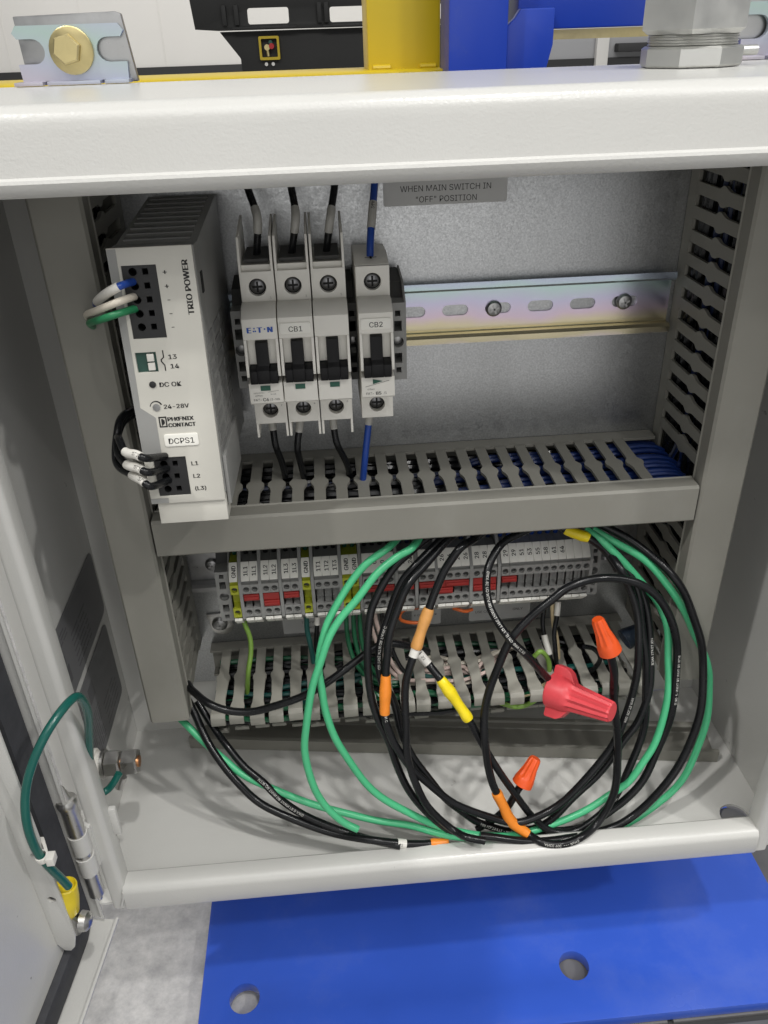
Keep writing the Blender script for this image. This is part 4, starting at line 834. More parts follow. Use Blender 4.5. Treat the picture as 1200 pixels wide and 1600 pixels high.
# ================================================================ cables and wires (control points in mm)
WIRES = [
 ('green_cable', 'green', 2.3, [(-76.9, -60.0, -115.1), (-85.8, -72.6, -115.1), (-93.4, -74.6, -119.3), (-107.0, -79.3, -129.2), (-118.9, -85.0, -141.3), (-128.1, -89.5, -150.8), (-136.2, -94.3, -161.7), (-142.9, -98.9, -177.3), (-148.6, -103.6, -193.7), (-152.9, -108.2, -210.3), (-154.7, -113.1, -228.9), (-152.0, -117.8, -248.6), (-145.1, -121.5, -265.6), (-135.4, -124.3, -279.3), (-126.2, -126.4, -285.6)], [], 'bright green cable arc whose cut lower end stops on the enclosure floor', None),
 ('green_cable', 'green', 2.3, [(-90.5, -60.0, -114.9), (-98.8, -68.9, -117.4), (-111.2, -72.8, -125.7), (-125.9, -79.1, -139.1), (-135.0, -84.8, -151.6), (-139.7, -90.5, -165.4), (-142.4, -94.9, -180.9), (-141.5, -98.7, -195.0), (-139.9, -102.5, -209.5), (-135.4, -107.4, -228.9), (-126.1, -112.0, -248.2), (-112.8, -115.7, -266.2), (-93.1, -119.1, -284.1), (-77.5, -120.9, -294.7), (-61.3, -123.3, -300.5), (-45.5, -128.8, -299.3), (-23.6, -124.3, -306.8), (-2.0, -121.0, -305.1), (20.2, -118.4, -295.6), (33.5, -116.7, -289.0), (48.2, -114.4, -279.8), (57.1, -110.8, -264.9), (64.8, -107.2, -250.7), (69.2, -102.5, -232.1), (71.4, -95.8, -205.6), (69.5, -88.4, -179.3), (63.6, -82.2, -163.5), (55.3, -77.7, -151.8), (43.7, -72.2, -137.3), (30.5, -67.3, -124.0), (21.0, -60.0, -118.4)], [], 'long green cable coiled as the inner green ring of the loop', None),
 ('green_cable', 'green', 2.3, [(-244.4, -57.1, -231.4), (-239.3, -62.4, -238.1), (-232.8, -70.0, -239.8), (-220.9, -79.0, -249.0), (-209.0, -87.2, -257.2), (-198.3, -93.5, -263.7), (-182.9, -99.0, -270.6), (-165.2, -104.3, -278.4), (-141.4, -108.8, -286.9), (-117.3, -112.3, -294.8), (-93.0, -116.0, -300.1), (-66.5, -125.1, -300.7), (-28.2, -127.0, -309.5), (5.7, -126.0, -313.4), (42.9, -118.7, -317.7), (79.4, -108.5, -301.4), (97.7, -100.3, -276.3), (103.3, -93.4, -244.7), (101.9, -88.1, -219.3), (95.7, -85.4, -198.9), (89.6, -83.0, -186.0), (74.5, -82.5, -158.0), (65.0, -78.0, -146.3), (53.7, -70.0, -136.4), (38.5, -64.0, -126.7), (24.9, -60.0, -118.7)], [], 'long green cable running in from the left duct round the outside of the loop', None),
 ('black_cable', 'black', 2.5, [(27.1, -58.0, -115.1), (44.3, -62.0, -123.9), (57.0, -70.0, -132.1), (67.7, -83.0, -141.2), (78.8, -88.0, -157.6), (87.3, -92.0, -178.0), (92.2, -94.9, -199.7), (92.4, -100.7, -217.5), (90.0, -105.5, -236.3), (84.8, -111.1, -258.6), (75.8, -115.3, -276.1), (61.3, -119.5, -294.0), (46.2, -122.3, -305.3), (30.1, -125.1, -309.7), (9.3, -131.5, -305.0), (-13.4, -132.6, -303.5), (-33.9, -132.0, -299.8), (-50.1, -130.8, -296.1)], [], 'outermost black cable on the right side of the coil', None),
 ('black_cable', 'black', 2.5, [(22.4, -117.4, -164.7), (25.7, -116.6, -178.6), (28.2, -115.7, -194.4), (31.2, -115.6, -212.6), (34.6, -115.7, -228.7), (36.9, -116.9, -241.3), (38.1, -118.7, -260.2), (36.2, -121.7, -276.3), (31.1, -124.7, -291.2), (23.7, -129.0, -300.2), (12.1, -136.0, -300.0), (0.6, -137.0, -302.1), (-11.2, -136.0, -300.0), (-18.4, -129.0, -300.1), (-28.7, -125.2, -292.0), (-34.1, -122.9, -280.3), (-39.0, -120.6, -268.9), (-41.8, -119.2, -260.4), (-45.0, -116.2, -244.8), (-46.9, -112.4, -226.7), (-45.8, -108.5, -212.8), (-42.0, -105.6, -196.9), (-38.2, -103.5, -185.2), (-34.1, -101.4, -173.7), (-28.8, -99.0, -164.7), (-18.0, -95.0, -153.9), (-6.7, -92.0, -144.2), (3.4, -90.0, -137.5), (18.8, -88.0, -135.7), (36.4, -86.0, -138.7), (49.6, -87.0, -143.2), (60.0, -90.0, -151.2), (67.3, -93.0, -163.7), (71.9, -94.9, -180.6), (73.7, -97.7, -199.0), (74.0, -101.2, -220.4), (71.9, -104.7, -242.3), (66.5, -108.4, -262.8), (59.0, -112.2, -279.4), (47.8, -116.3, -291.9), (35.5, -118.6, -301.8), (19.8, -121.0, -308.5), (-2.0, -122.0, -308.8), (-20.8, -121.0, -306.3)], [('orange', 0.342, 0.283, 3.7)], 'black cable from the upper orange nut round the bottom and over the arch', ['ANCE 90C  --- RoHS', 'MTW OR THHN OR THWN-2  GR II']),
 ('black_cable', 'black', 2.4, [(-82.7, -89.3, -179.7), (-76.6, -92.8, -186.8), (-70.5, -99.0, -193.4), (-62.9, -103.1, -205.2), (-55.5, -107.2, -218.8), (-51.0, -109.4, -229.3), (-45.6, -112.2, -239.6), (-37.7, -115.3, -253.9), (-29.2, -116.9, -270.4), (-20.7, -119.0, -284.9), (-12.2, -121.3, -297.1), (-2.7, -124.0, -305.5), (12.2, -124.0, -308.7), (27.6, -120.3, -303.5), (40.3, -114.2, -294.0), (50.3, -109.8, -270.4), (56.9, -103.3, -249.3), (57.7, -99.8, -227.6), (56.1, -93.9, -197.0), (53.2, -86.0, -169.8), (49.6, -80.0, -152.9), (43.0, -72.0, -140.7), (34.0, -66.0, -130.1), (26.5, -62.0, -121.6)], [('marker', 0.0, 0.021, 2.75), ('yellow', 0.05, 0.13, 3.6)], 'black cable with a yellow taped splice and white wire marker', ['600 VOLTS - RoHS']),
 ('black_cable', 'black', 2.4, [(-38.9, -60.0, -114.5), (-47.3, -65.0, -116.9), (-55.7, -74.5, -116.0), (-61.6, -77.4, -122.4), (-67.6, -80.6, -129.5), (-73.7, -85.1, -139.3), (-77.1, -88.5, -147.0), (-81.9, -93.8, -158.8), (-86.3, -98.0, -170.6), (-88.9, -100.4, -179.0), (-91.7, -103.6, -190.6), (-93.7, -109.1, -210.7), (-94.1, -114.0, -229.4), (-93.0, -116.7, -240.3), (-89.6, -120.0, -254.8), (-83.4, -123.2, -269.6), (-75.7, -125.6, -281.3), (-67.2, -128.4, -290.8), (-59.1, -135.5, -290.7), (-48.4, -136.6, -293.6)], [('tan', 0.26, 0.362, 3.6), ('marker', 0.362, 0.383, 2.8)], 'black cable with a tan shrink sleeve hanging on the left of the coil', None),
 ('black_cable', 'black', 2.4, [(-65.5, -60.0, -112.4), (-77.4, -64.0, -116.9), (-92.6, -72.7, -123.8), (-99.5, -76.3, -132.0), (-105.7, -80.8, -141.9), (-110.1, -85.0, -151.3), (-113.0, -91.5, -167.1), (-114.5, -97.0, -186.8), (-113.1, -101.2, -202.8), (-108.1, -105.2, -218.2), (-103.3, -108.2, -230.7), (-100.1, -112.1, -246.7), (-94.8, -115.7, -262.6), (-86.5, -118.8, -278.0), (-75.1, -121.5, -291.8), (-63.2, -124.8, -299.6), (-52.1, -131.2, -299.0)], [], 'leftmost black cable of the coil with no sleeve', None),
 ('black_cable', 'black', 2.4, [(-54.1, -60.0, -113.3), (-66.3, -66.0, -118.3), (-78.9, -76.0, -127.2), (-88.2, -82.6, -135.3), (-93.3, -86.8, -144.5), (-98.9, -92.8, -158.0), (-102.8, -98.3, -174.5), (-104.5, -101.0, -184.2), (-105.7, -107.5, -208.3), (-104.3, -110.3, -218.8), (-99.5, -113.3, -231.2), (-87.3, -117.6, -249.9), (-70.8, -121.5, -269.2), (-57.3, -123.5, -280.2), (-43.5, -124.8, -287.6), (-27.1, -125.4, -292.6), (-12.2, -124.6, -290.7), (0.9, -122.8, -284.2), (14.2, -119.7, -271.3), (25.2, -116.5, -258.3), (35.3, -112.2, -242.2), (42.1, -108.3, -227.3), (46.0, -104.8, -214.1), (48.9, -99.7, -194.8), (48.7, -94.4, -175.9), (46.9, -87.8, -159.7), (43.2, -82.7, -147.1), (37.6, -78.3, -135.9), (32.8, -64.0, -131.3), (25.4, -60.0, -124.1)], [('orange', 0.213, 0.265, 3.6)], 'black cable with an orange shrink sleeve on the left of the coil', ['TYPE MTW OR THHN C', '600 VOLTS XHH']),
 ('black_cable', 'black', 2.4, [(-59.8, -60.0, -112.9), (-69.8, -64.0, -120.2), (-82.1, -71.7, -128.5), (-90.1, -74.9, -135.6), (-95.9, -78.8, -144.2), (-100.3, -83.3, -154.5), (-104.4, -88.2, -165.9), (-106.3, -92.3, -179.3), (-105.9, -96.1, -193.5), (-100.7, -99.0, -205.1), (-96.5, -104.1, -225.4), (-91.3, -107.7, -240.2), (-87.2, -109.8, -249.0), (-78.9, -112.7, -262.7), (-69.9, -115.6, -276.9), (-60.7, -117.6, -287.5), (-51.7, -119.3, -296.4), (-42.1, -120.2, -301.4), (-25.6, -121.9, -305.9), (-5.9, -119.8, -304.8), (12.2, -115.6, -287.1), (30.1, -111.4, -269.7), (44.8, -106.2, -249.5), (53.7, -102.6, -235.8), (59.2, -96.6, -212.5), (59.7, -90.0, -187.0), (57.2, -83.3, -168.9), (51.8, -76.7, -152.2), (42.9, -71.1, -137.6), (34.8, -63.0, -129.4), (29.1, -60.0, -121.7)], [], 'black cable with long white printing passing behind the left orange sleeve', ['CU TYPE MTW OR THHN C', '600 VOLTS FT1 - ANCE 90C --- RoHS', 'VOLTS FT1 ANCE']),
 ('black_cable', 'black', 2.4, [(-7.5, -57.0, -115.3), (-17.9, -61.0, -117.3), (-29.6, -66.0, -120.0), (-36.3, -72.0, -124.5), (-41.0, -78.0, -130.4), (-42.6, -84.0, -138.2), (-41.7, -90.0, -145.4), (-38.3, -97.0, -151.8), (-31.2, -105.9, -162.1), (-19.8, -104.1, -177.7), (-7.3, -99.2, -196.6), (-0.7, -96.8, -207.3)], [], 'black printed cable leading into the large red wing nut', ['GR II AND GR B  FR TYPE THWN OR MTW CU 18 AWG']),
 ('black_cable', 'black', 2.3, [(-22.8, -115.9, -272.3), (-27.6, -117.3, -280.7), (-32.2, -117.8, -289.1), (-39.4, -118.2, -298.7), (-49.7, -119.0, -305.1)], [], 'short black cable under the lower orange nut', None),
 ('black_cable', 'black', 2.4, [(-227.7, -63.9, -211.9), (-223.6, -71.5, -211.8), (-212.7, -83.0, -211.2), (-200.1, -86.6, -215.4), (-186.0, -88.5, -216.7), (-171.6, -88.8, -213.7), (-157.1, -89.2, -208.0), (-143.7, -88.7, -200.4), (-131.6, -85.4, -194.4), (-119.4, -81.0, -188.2), (-110.8, -77.5, -184.5), (-101.1, -73.8, -184.0), (-86.5, -69.7, -190.3), (-74.0, -59.4, -204.4)], [], 'thin black cable sagging in front of the lower duct at left', None),
 ('black_cable', 'black', 2.5, [(-232.3, -59.5, -222.0), (-227.2, -66.6, -231.9), (-220.1, -79.3, -243.6), (-212.1, -88.3, -253.9), (-200.8, -97.2, -266.3), (-186.1, -105.1, -280.3), (-166.0, -112.3, -289.1), (-142.2, -118.0, -297.3), (-118.3, -126.0, -297.5), (-99.1, -127.0, -301.8), (-84.4, -127.0, -303.8), (-69.5, -126.0, -305.9)], [('marker', 0.845, 0.872, 2.9), ('orange', 0.947, 1.0, 3.2)], 'black cable on the enclosure floor with marker and short orange end', None),
 ('black_cable', 'black', 2.4, [(-225.1, -59.1, -231.5), (-218.6, -66.2, -240.6), (-212.6, -73.5, -247.0), (-205.0, -82.8, -252.0), (-195.6, -91.8, -260.7), (-185.0, -99.1, -267.2), (-174.7, -105.3, -276.0), (-160.9, -110.6, -285.8), (-146.8, -115.0, -293.1), (-132.5, -119.0, -297.9), (-114.3, -125.0, -299.9), (-100.1, -129.0, -301.5)], [], 'second black printed cable running beside the floor cable', ['MTW OR THHN OR THWN FR B AWG']),
 ('black_cable', 'black', 2.4, [(1.1, -56.0, -113.0), (8.1, -60.0, -117.3), (15.2, -63.0, -119.6), (22.2, -66.0, -121.9), (31.4, -68.0, -130.4), (39.1, -72.0, -141.3)], [('yellow', 0.19, 0.47, 3.4)], 'black cable end with a yellow sleeve under the middle duct', None),
 ('ground_wire', 'teal', 2.2, [(-265.1, -113.0, -233.9), (-268.6, -115.0, -238.8), (-272.7, -117.0, -242.7), (-275.9, -120.0, -241.0), (-275.9, -124.0, -227.6), (-273.3, -128.0, -209.3), (-266.7, -134.0, -181.4), (-260.5, -142.0, -157.8), (-257.9, -150.0, -140.7), (-258.6, -156.0, -133.7), (-262.3, -166.0, -132.9), (-268.1, -176.0, -137.9), (-275.1, -182.0, -149.6), (-280.5, -186.0, -163.9), (-282.5, -190.0, -179.0), (-283.1, -190.0, -197.7), (-281.4, -188.0, -213.9), (-279.8, -184.0, -229.9), (-278.6, -182.0, -239.8)], [], 'teal green ground wire looping from wall stud to door lug', None),
 ('supply_wire', 'blue', 1.6, [(-204.5, -110.0, 52.5), (-207.9, -122.0, 53.7), (-216.1, -116.0, 48.8), (-225.8, -95.0, 39.8), (-230.1, -70.0, 31.3), (-234.5, -40.0, 26.1)], [('marker', 0.119, 0.379, 1.95)], 'blue wire with white marker at the power supply output', None),
 ('supply_wire', 'white', 1.6, [(-205.1, -110.0, 46.3), (-208.9, -123.0, 47.8), (-219.7, -117.0, 43.1), (-230.7, -95.0, 35.2), (-235.7, -70.0, 26.0), (-237.4, -40.0, 19.6)], [], 'white wire at the power supply output', None),
 ('supply_wire', 'greenyellow', 1.6, [(-205.5, -110.0, 41.1), (-210.1, -122.0, 42.7), (-219.5, -118.0, 39.3), (-230.4, -95.0, 31.4), (-235.0, -70.0, 22.2), (-237.1, -40.0, 16.3)], [], 'green wire with yellow stripe at the power supply output', None),
 ('line_wire', 'black', 1.8, [(-203.1, -117.0, -26.2), (-208.6, -130.0, -20.3), (-213.3, -128.0, -19.1), (-219.2, -122.0, -20.3), (-224.2, -110.0, -19.3), (-227.8, -98.0, -22.7), (-226.4, -90.0, -19.7), (-224.7, -75.0, -22.3)], [('marker', 0.221, 0.373, 2.1)], 'black line wire with white marker entering the upper input', None),
 ('line_wire', 'black', 1.8, [(-203.3, -117.0, -32.6), (-208.7, -130.0, -27.4), (-213.6, -128.0, -25.8), (-219.8, -122.0, -26.8), (-226.0, -110.0, -25.8), (-227.5, -98.0, -21.0), (-226.1, -90.0, -18.0), (-224.5, -75.0, -20.9)], [('marker', 0.222, 0.372, 2.1)], 'black line wire with white marker entering the middle input', None),
 ('line_wire', 'black', 1.8, [(-203.4, -117.0, -38.7), (-208.8, -130.0, -34.6), (-213.0, -128.0, -32.1), (-218.5, -122.0, -32.2), (-227.7, -110.0, -31.0), (-227.2, -98.0, -19.4), (-225.8, -90.0, -16.3), (-224.2, -75.0, -19.5)], [('marker', 0.211, 0.338, 2.1)], 'black line wire with white marker entering the lower input', None),
 ('breaker_wire', 'black', 1.9, [(-160.5, -14.0, 83.4), (-160.2, -18.0, 74.8), (-156.6, -30.0, 65.9), (-155.5, -36.0, 59.8), (-157.9, -34.0, 43.5)], [('shade', 0.493, 0.764, 2.2)], 'black wire entering the top of breaker pole at left', None),
 ('breaker_wire', 'black', 1.9, [(-138.5, -14.0, 83.7), (-138.2, -18.0, 75.1), (-136.6, -30.0, 65.1), (-136.9, -36.0, 59.0), (-140.15, -34.0, 43.5)], [('shade', 0.504, 0.772, 2.2)], 'black wire entering the top of breaker pole in the middle', None),
 ('breaker_wire', 'black', 1.9, [(-116.1, -14.0, 83.4), (-115.7, -18.0, 74.8), (-118.3, -30.0, 64.3), (-119.8, -36.0, 58.2), (-122.4, -34.0, 43.5)], [('shade', 0.517, 0.784, 2.2)], 'black wire entering the top of breaker pole at right', None),
 ('breaker_wire', 'blue', 1.9, [(-94.5, -12.0, 79.8), (-95.4, -16.0, 71.8), (-97.5, -26.0, 61.1), (-99.4, -34.0, 50.2), (-100.3, -38.0, 41.0)], [('bmark', 0.394, 0.699, 2.2)], 'blue wire entering the top of the single breaker', None),
 ('breaker_wire', 'black', 1.9, [(-159.0, -40.0, -44.5), (-158.4, -42.0, -50.3), (-157.8, -44.0, -59.3), (-155.5, -40.0, -72.4), (-154.8, -36.0, -83.4)], [('shade', 0.0, 0.15, 2.2)], 'black wire leaving the bottom of breaker pole at left', None),
 ('breaker_wire', 'black', 1.9, [(-142.7, -40.0, -45.6), (-144.3, -42.0, -52.4), (-145.8, -44.0, -62.1), (-144.7, -40.0, -75.3), (-143.8, -36.0, -86.3)], [('shade', 0.0, 0.169, 2.2)], 'black wire leaving the bottom of breaker pole in the middle', None),
 ('breaker_wire', 'black', 1.9, [(-124.7, -40.0, -44.8), (-124.4, -42.0, -51.8), (-123.2, -44.0, -60.5), (-118.7, -40.0, -74.2), (-116.5, -36.0, -86.2)], [('shade', 0.0, 0.165, 2.2)], 'black wire leaving the bottom of breaker pole at right', None),
 ('breaker_wire', 'blue', 1.9, [(-104.1, -42.0, -41.4), (-104.8, -43.0, -48.7), (-107.0, -44.0, -64.0), (-108.6, -44.0, -76.2), (-110.3, -42.0, -92.0)], [('bmark', 0.052, 0.164, 2.2)], 'blue wire leaving the bottom of the single breaker', None),
 ('terminal_wire', 'lime', 1.6, [(-191.5, -38.0, -183.2), (-189.9, -40.0, -188.1), (-187.9, -42.0, -197.2), (-188.2, -46.0, -205.7), (-190.7, -52.0, -216.6), (-194.4, -48.0, -239.5)], [], 'yellow green wire below the first ground terminal', None),
 ('terminal_wire', 'dteal', 1.7, [(-150.2, -38.0, -183.9), (-150.7, -40.0, -195.4), (-149.2, -42.0, -208.5), (-148.5, -42.0, -221.3)], [], 'teal wire below the second ground terminal', None),
 ('terminal_wire', 'black', 1.6, [(-143.1, -36.0, -183.5), (-144.6, -38.0, -197.6), (-146.0, -38.0, -211.1), (-144.2, -42.0, -221.7)], [('marker', 0.091, 0.244, 1.9)], 'thin black wire with white ferrule under terminals', None),
 ('terminal_wire', 'dgreen', 1.5, [(-124.5, -36.0, -185.2), (-124.9, -38.0, -199.5), (-123.9, -40.0, -211.5), (-120.8, -44.0, -222.3), (-115.3, -46.0, -232.3)], [], 'dark green wire below the paired ground terminals', None),
 ('terminal_wire', 'dgreen', 1.5, [(-119.9, -36.0, -185.6), (-120.2, -38.0, -199.9), (-119.2, -40.0, -212.0), (-116.1, -44.0, -222.7), (-110.6, -46.0, -232.8)], [], 'dark green wire below the paired ground terminals', None),
 ('terminal_wire', 'dgreen', 1.5, [(-115.7, -36.0, -186.0), (-116.0, -38.0, -200.3), (-115.0, -40.0, -212.4), (-111.8, -44.0, -223.2), (-106.2, -46.0, -233.3)], [], 'dark green wire below the paired ground terminals', None),
 ('terminal_wire', 'pink', 1.4, [(-110.2, -36.0, -185.4), (-109.0, -38.0, -195.6), (-105.4, -38.0, -212.2), (-99.4, -44.0, -227.2), (-91.3, -48.0, -237.0)], [], 'pinkish white thin wire bending into the lower duct', None),
 ('terminal_wire', 'pink', 1.4, [(-106.0, -36.0, -185.8), (-104.8, -38.0, -196.0), (-101.1, -38.0, -212.6), (-95.1, -44.0, -227.6), (-87.0, -48.0, -237.4)], [], 'pinkish white thin wire bending into the lower duct', None),
 ('terminal_wire', 'black', 1.4, [(-101.8, -36.0, -186.2), (-100.6, -38.0, -196.4), (-96.8, -38.0, -213.0), (-90.8, -44.0, -228.1), (-82.6, -48.0, -237.9)], [], 'black thin wire bending into the lower duct', None),
 ('terminal_wire', 'black', 1.6, [(7.4, -36.0, -194.5), (6.2, -40.0, -204.7), (7.1, -46.0, -213.6), (8.6, -52.0, -219.8), (9.9, -54.0, -232.2)], [('marker', 0.424, 0.728, 2.1)], 'black wire with white marker below the right terminals', None),
 ('terminal_wire', 'black', 1.6, [(16.5, -36.0, -190.0), (15.3, -40.0, -198.5), (12.8, -46.0, -208.7), (13.0, -52.0, -220.2), (17.2, -50.0, -245.1)], [('marker', 0.0, 0.157, 2.0)], 'black wire with grey ferrule below the right terminals', None),
 ('terminal_wire', 'cream', 1.6, [(13.4, -34.0, -192.8), (14.3, -38.0, -207.1), (16.3, -42.0, -217.8), (17.9, -44.0, -233.2), (18.0, -44.0, -256.5)], [], 'cream wire dropping beside the right black wires', None),
 ('terminal_wire', 'lime', 1.6, [(-4.0, -60.0, -215.0), (0.4, -60.0, -211.1), (6.2, -58.0, -219.9), (8.6, -56.0, -233.1), (7.2, -52.0, -249.2), (2.8, -50.0, -255.3)], [], 'lime green wire hooked above the red nut', None),
 ('terminal_wire', 'black', 1.6, [(27.2, -64.0, -206.1), (35.0, -62.0, -210.6), (40.9, -60.0, -220.5), (38.4, -58.0, -231.5), (31.8, -56.0, -238.3)], [], 'small black wire loop among the right duct fingers', None),
 ('jumper_wire', 'orange', 1.2, [(-72.5, -38.0, -185.7), (-83.1, -39.0, -184.0), (-89.1, -40.0, -186.9), (-88.8, -40.0, -192.7), (-81.1, -38.0, -197.1), (-71.0, -36.0, -199.1)], [], 'small orange jumper loop under the terminals at left', None),
 ('jumper_wire', 'orange', 1.2, [(-54.3, -38.0, -187.4), (-50.4, -40.0, -187.8), (-46.1, -40.0, -189.2), (-41.5, -38.0, -189.6)], [], 'small orange jumper loop under the terminals at right', None),
]
COL = {'marker': 's_marker', 'bmark': 's_shade', 'shade': 's_shade', 'orange': 's_orange', 'yellow': 's_yellow', 'tan': 's_tan'}
def wrap_text(t, size, pts, L, s0, r, flip=False):
    vs, fs, w = text_geo(t, 0); m = MB(); out = []
    for x, y in vs:
        s = s0 + x * size * (1 if not flip else -1); i, u = at_len(pts, L, min(max(s, 0), L[-1]))
        p = pts[i].lerp(pts[i + 1], u); tg = (pts[i + 1] - pts[i]).normalized()
        a = Vector((0.1, -1, 0.45)); a = (a - tg * a.dot(tg)).normalized(); b = a.cross(tg) if not flip else tg.cross(a)
        th = (y - 0.35) * size / r
        out.append(p + (a * math.cos(th) + b * -math.sin(th)) * (r + 0.05))
    return m.add(out, fs), w * size
cable_marks = {'2L1': 0}
nline = 0
for key, col, r, P_, sl, lab, txt in WIRES:
    pts = spline(P_, 8)
    if 'cable' in key:                       # slight waviness left from the reel
        wr = random.Random(int(P_[0][0] * 10)); f1, f2, p1, p2 = wr.uniform(.05, .08), wr.uniform(.11, .17), wr.uniform(0, 6), wr.uniform(0, 6); LL = arclen(pts)
        pts = [p + (Vector((math.sin(f1 * l + p1), 0.5 * math.sin(f2 * l + p2), math.cos(f1 * 1.3 * l + p2))) * 0.55 + Vector((math.sin(f2 * l), 0, math.cos(f2 * l + p1))) * 0.28) * min(1, l / 15, (LL[-1] - l) / 15) for p, l in zip(pts, LL)]
    o = obj(key, MB().tube(pts, r, 12), 'w_' + col, ang=50)
    tag(o, lab, 'cable' if 'cable' in key else 'wire', {'black_cable': 'black cables of the coil', 'green_cable': 'green cables of the coil', 'terminal_wire': 'thin wires below the terminals', 'breaker_wire': 'wires of the breakers', 'supply_wire': 'output wires of the power supply', 'line_wire': 'line wires of the power supply', 'jumper_wire': 'orange jumper loops'}.get(key))
    L = arclen(pts); rs = random.Random(len(pts))
    for c, a, b, rr_ in sl:
        if a > b: a, b = b, a
        sp = sub(pts, a, b); n = len(sp)
        if c in ('orange', 'yellow', 'tan'):
            ph = rs.uniform(0, 6); rad = [rr_ * (0.93 + 0.07 * math.sin(ph + 9 * k / n) + (0.10 * math.exp(-((k / n - 0.3) / 0.12) ** 2) if c == 'yellow' else 0)) * (0.9 if k in (0, n - 1) else 1) for k in range(n)]
        else: rad = rr_
        so = obj('shrink_sleeve' if c in ('orange', 'yellow', 'tan') else 'wire_marker', MB().tube(sp, rad, 14), COL[c], o, ang=50)
        mk_t = None
        if key == 'line_wire': nline += 1; mk_t = '2L%d' % nline
        elif c == 'bmark' and len(P_) and P_[0][2] > 0: mk_t = '24A'
        elif c == 'marker' and key == 'black_cable': mk_t = '53'
        if mk_t:
            Ls = arclen(sp); mm, _ = wrap_text(mk_t, 3.0, sp, Ls, max(0.5, Ls[-1] / 2 - 2.5), rr_ + 0.06, flip=(sp[-1].x < sp[0].x))
            obj('lettering', mm, 'ink', so)
    if txt:
        n = len(txt)
        for k, s in enumerate(txt):
            w = text_geo(s, 0)[2] * 2.8
            s0 = L[-1] * ((k + 0.5) / n) - w / 2
            i, u = at_len(pts, L, max(s0, 0)); d = pts[min(i + 6, len(pts) - 1)] - pts[i]
            fl = (d.x - 0.2 * d.z) < 0
            mm, _ = wrap_text(s, 2.8, pts, L, (s0 + w) if fl else s0, r, fl)
            obj('printed_lettering', mm, 'print', o)
# short feeders from the middle duct into the top of every terminal
fr_ = random.Random(8)
for s, k, x, g in TERMS:
    c = 'w_dteal' if s == 'GND' else ('w_black' if g in ('1L1', '1L2', '1L3', 'T') else ('w_navy' if g in ('24', '26', '28') else ('w_black' if g == '0' else 'w_blue')))
    if s == '' and k > 1: continue
    j = fr_.uniform(-1.2, 1.2)
    o = obj('feeder_wire', MB().tube(spline([(x, -24, ZR + 21), (x + 0.2, -29, ZR + 30), (x + j, -42, ZR + 46), (x + 1.5 * j, -47, ZR + 58)], 5), 1.55, 8), c, ang=50)
    tag(o, 'short %s wire dropping from the middle duct into terminal %s' % ({'w_dteal': 'green', 'w_black': 'black', 'w_navy': 'dark blue', 'w_blue': 'blue'}[c], s or 'without marking'), 'wire', 'feeder wires above the terminals')
    if g in ('N', '0') or s in ('1T2', '28'):
        z = ZR + 42 + fr_.uniform(-3, 3)
        obj('wire_marker', MB().cyl((x + j * 0.8, -40 , z), (x + 1.3 * j, -45.5, z + 11), 2.0, n=10), 's_marker', o)
# bundles lying inside the ducts
def bundle(n, fn, cols, label, group, r=1.6, name='duct_wire'):
    for i in range(n):
        c = cols[i % len(cols)]
        o = obj(name, MB().tube(spline(fn(i), 5), r, 7), c, ang=50); tag(o, label[c] if isinstance(label, dict) else label, 'wire', group)
br = random.Random(5)
def mid_path(i):
    y = -18 - 44 * br.random(); z = -102 + 7 * br.random(); x0 = (-60 + 70 * br.random()) if i % 5 in (0, 1, 4) else (-205 + 40 * br.random())
    return [(x0, y, z)] + [(x0 + (70 - x0) * t, y + br.uniform(-5, 5), min(-94, max(-102, z + br.uniform(-3, 3)))) for t in (0.2, 0.4, 0.6, 0.8)] + [(72, y, z), (80, y + 3, z - 2), (88, y + 6, z - 14 + 26 * (i % 2))]
bundle(20, mid_path, ['w_blue_shaded', 'w_blue_shaded', 'w_navy', 'w_black', 'w_blue_shaded'], {'w_blue_shaded': 'blue wire lying in the middle duct', 'w_navy': 'dark blue wire lying in the middle duct', 'w_black': 'black wire lying in the middle duct'}, 'wires inside the middle duct')
def mid_dark(i):  # filler wires added so the slots look dark
    y = -7 - 52 * br.random(); z = -101 + 8 * br.random(); x0 = -222 + 15 * br.random(); x1 = 70
    return [(x0, y, z)] + [(x0 + (x1 - x0) * t, y + br.uniform(-4, 4), min(-92, max(-102, z + br.uniform(-3, 3)))) for t in (0.2, 0.4, 0.6, 0.8)] + [(x1, y, z)]
bundle(18, mid_dark, ['w_black'], 'thick black filler wire added to darken the middle duct', 'black filler wires inside the middle duct', 2.4)
def mid_blue(i):
    y = -8 - 4.8 * i + br.uniform(-1, 1); x0 = -75 + 85 * br.random(); z = -93 + 3 * br.random()
    return [(x0 - 10, y, -101), (x0, y, -98), (x0 + 16, y - 1, z - 1), (30, y + br.uniform(-2, 2), z), (52, y + 1, z + 1), (68, y + 2, z + 1.5), (80, y + 1, z - 1), (89, y, z - 12), (91, y, z - 40)]
bundle(11, mid_blue, ['w_blue_shaded'], 'blue wire bending from the middle duct into the right duct', 'blue wires at the right end of the middle duct', 1.6)
def right_dark(i):  # filler wires added to hide the pale base and darken the side slots
    y = -5 - 55 * br.random(); x = 83.5 + 13 * br.random()
    return [(x, y, -220)] + [(min(98, max(83.5, x + br.uniform(-2, 2))), y + br.uniform(-3, 3), -220 + 320 * t) for t in (0.25, 0.5, 0.75)] + [(x, y, 104)]
bundle(12, right_dark, ['w_black'], 'thick black filler wire added to darken the right duct', 'black filler wires inside the right duct', 2.3)
def mid_short(i):
    y = -25 - 32 * br.random(); x0 = -200 + 18 * i
    return [(x0, y, -97), (x0 + 12, y - 4, -99), (x0 + 25, y + 3, -96), (x0 + 36, y, -99)]
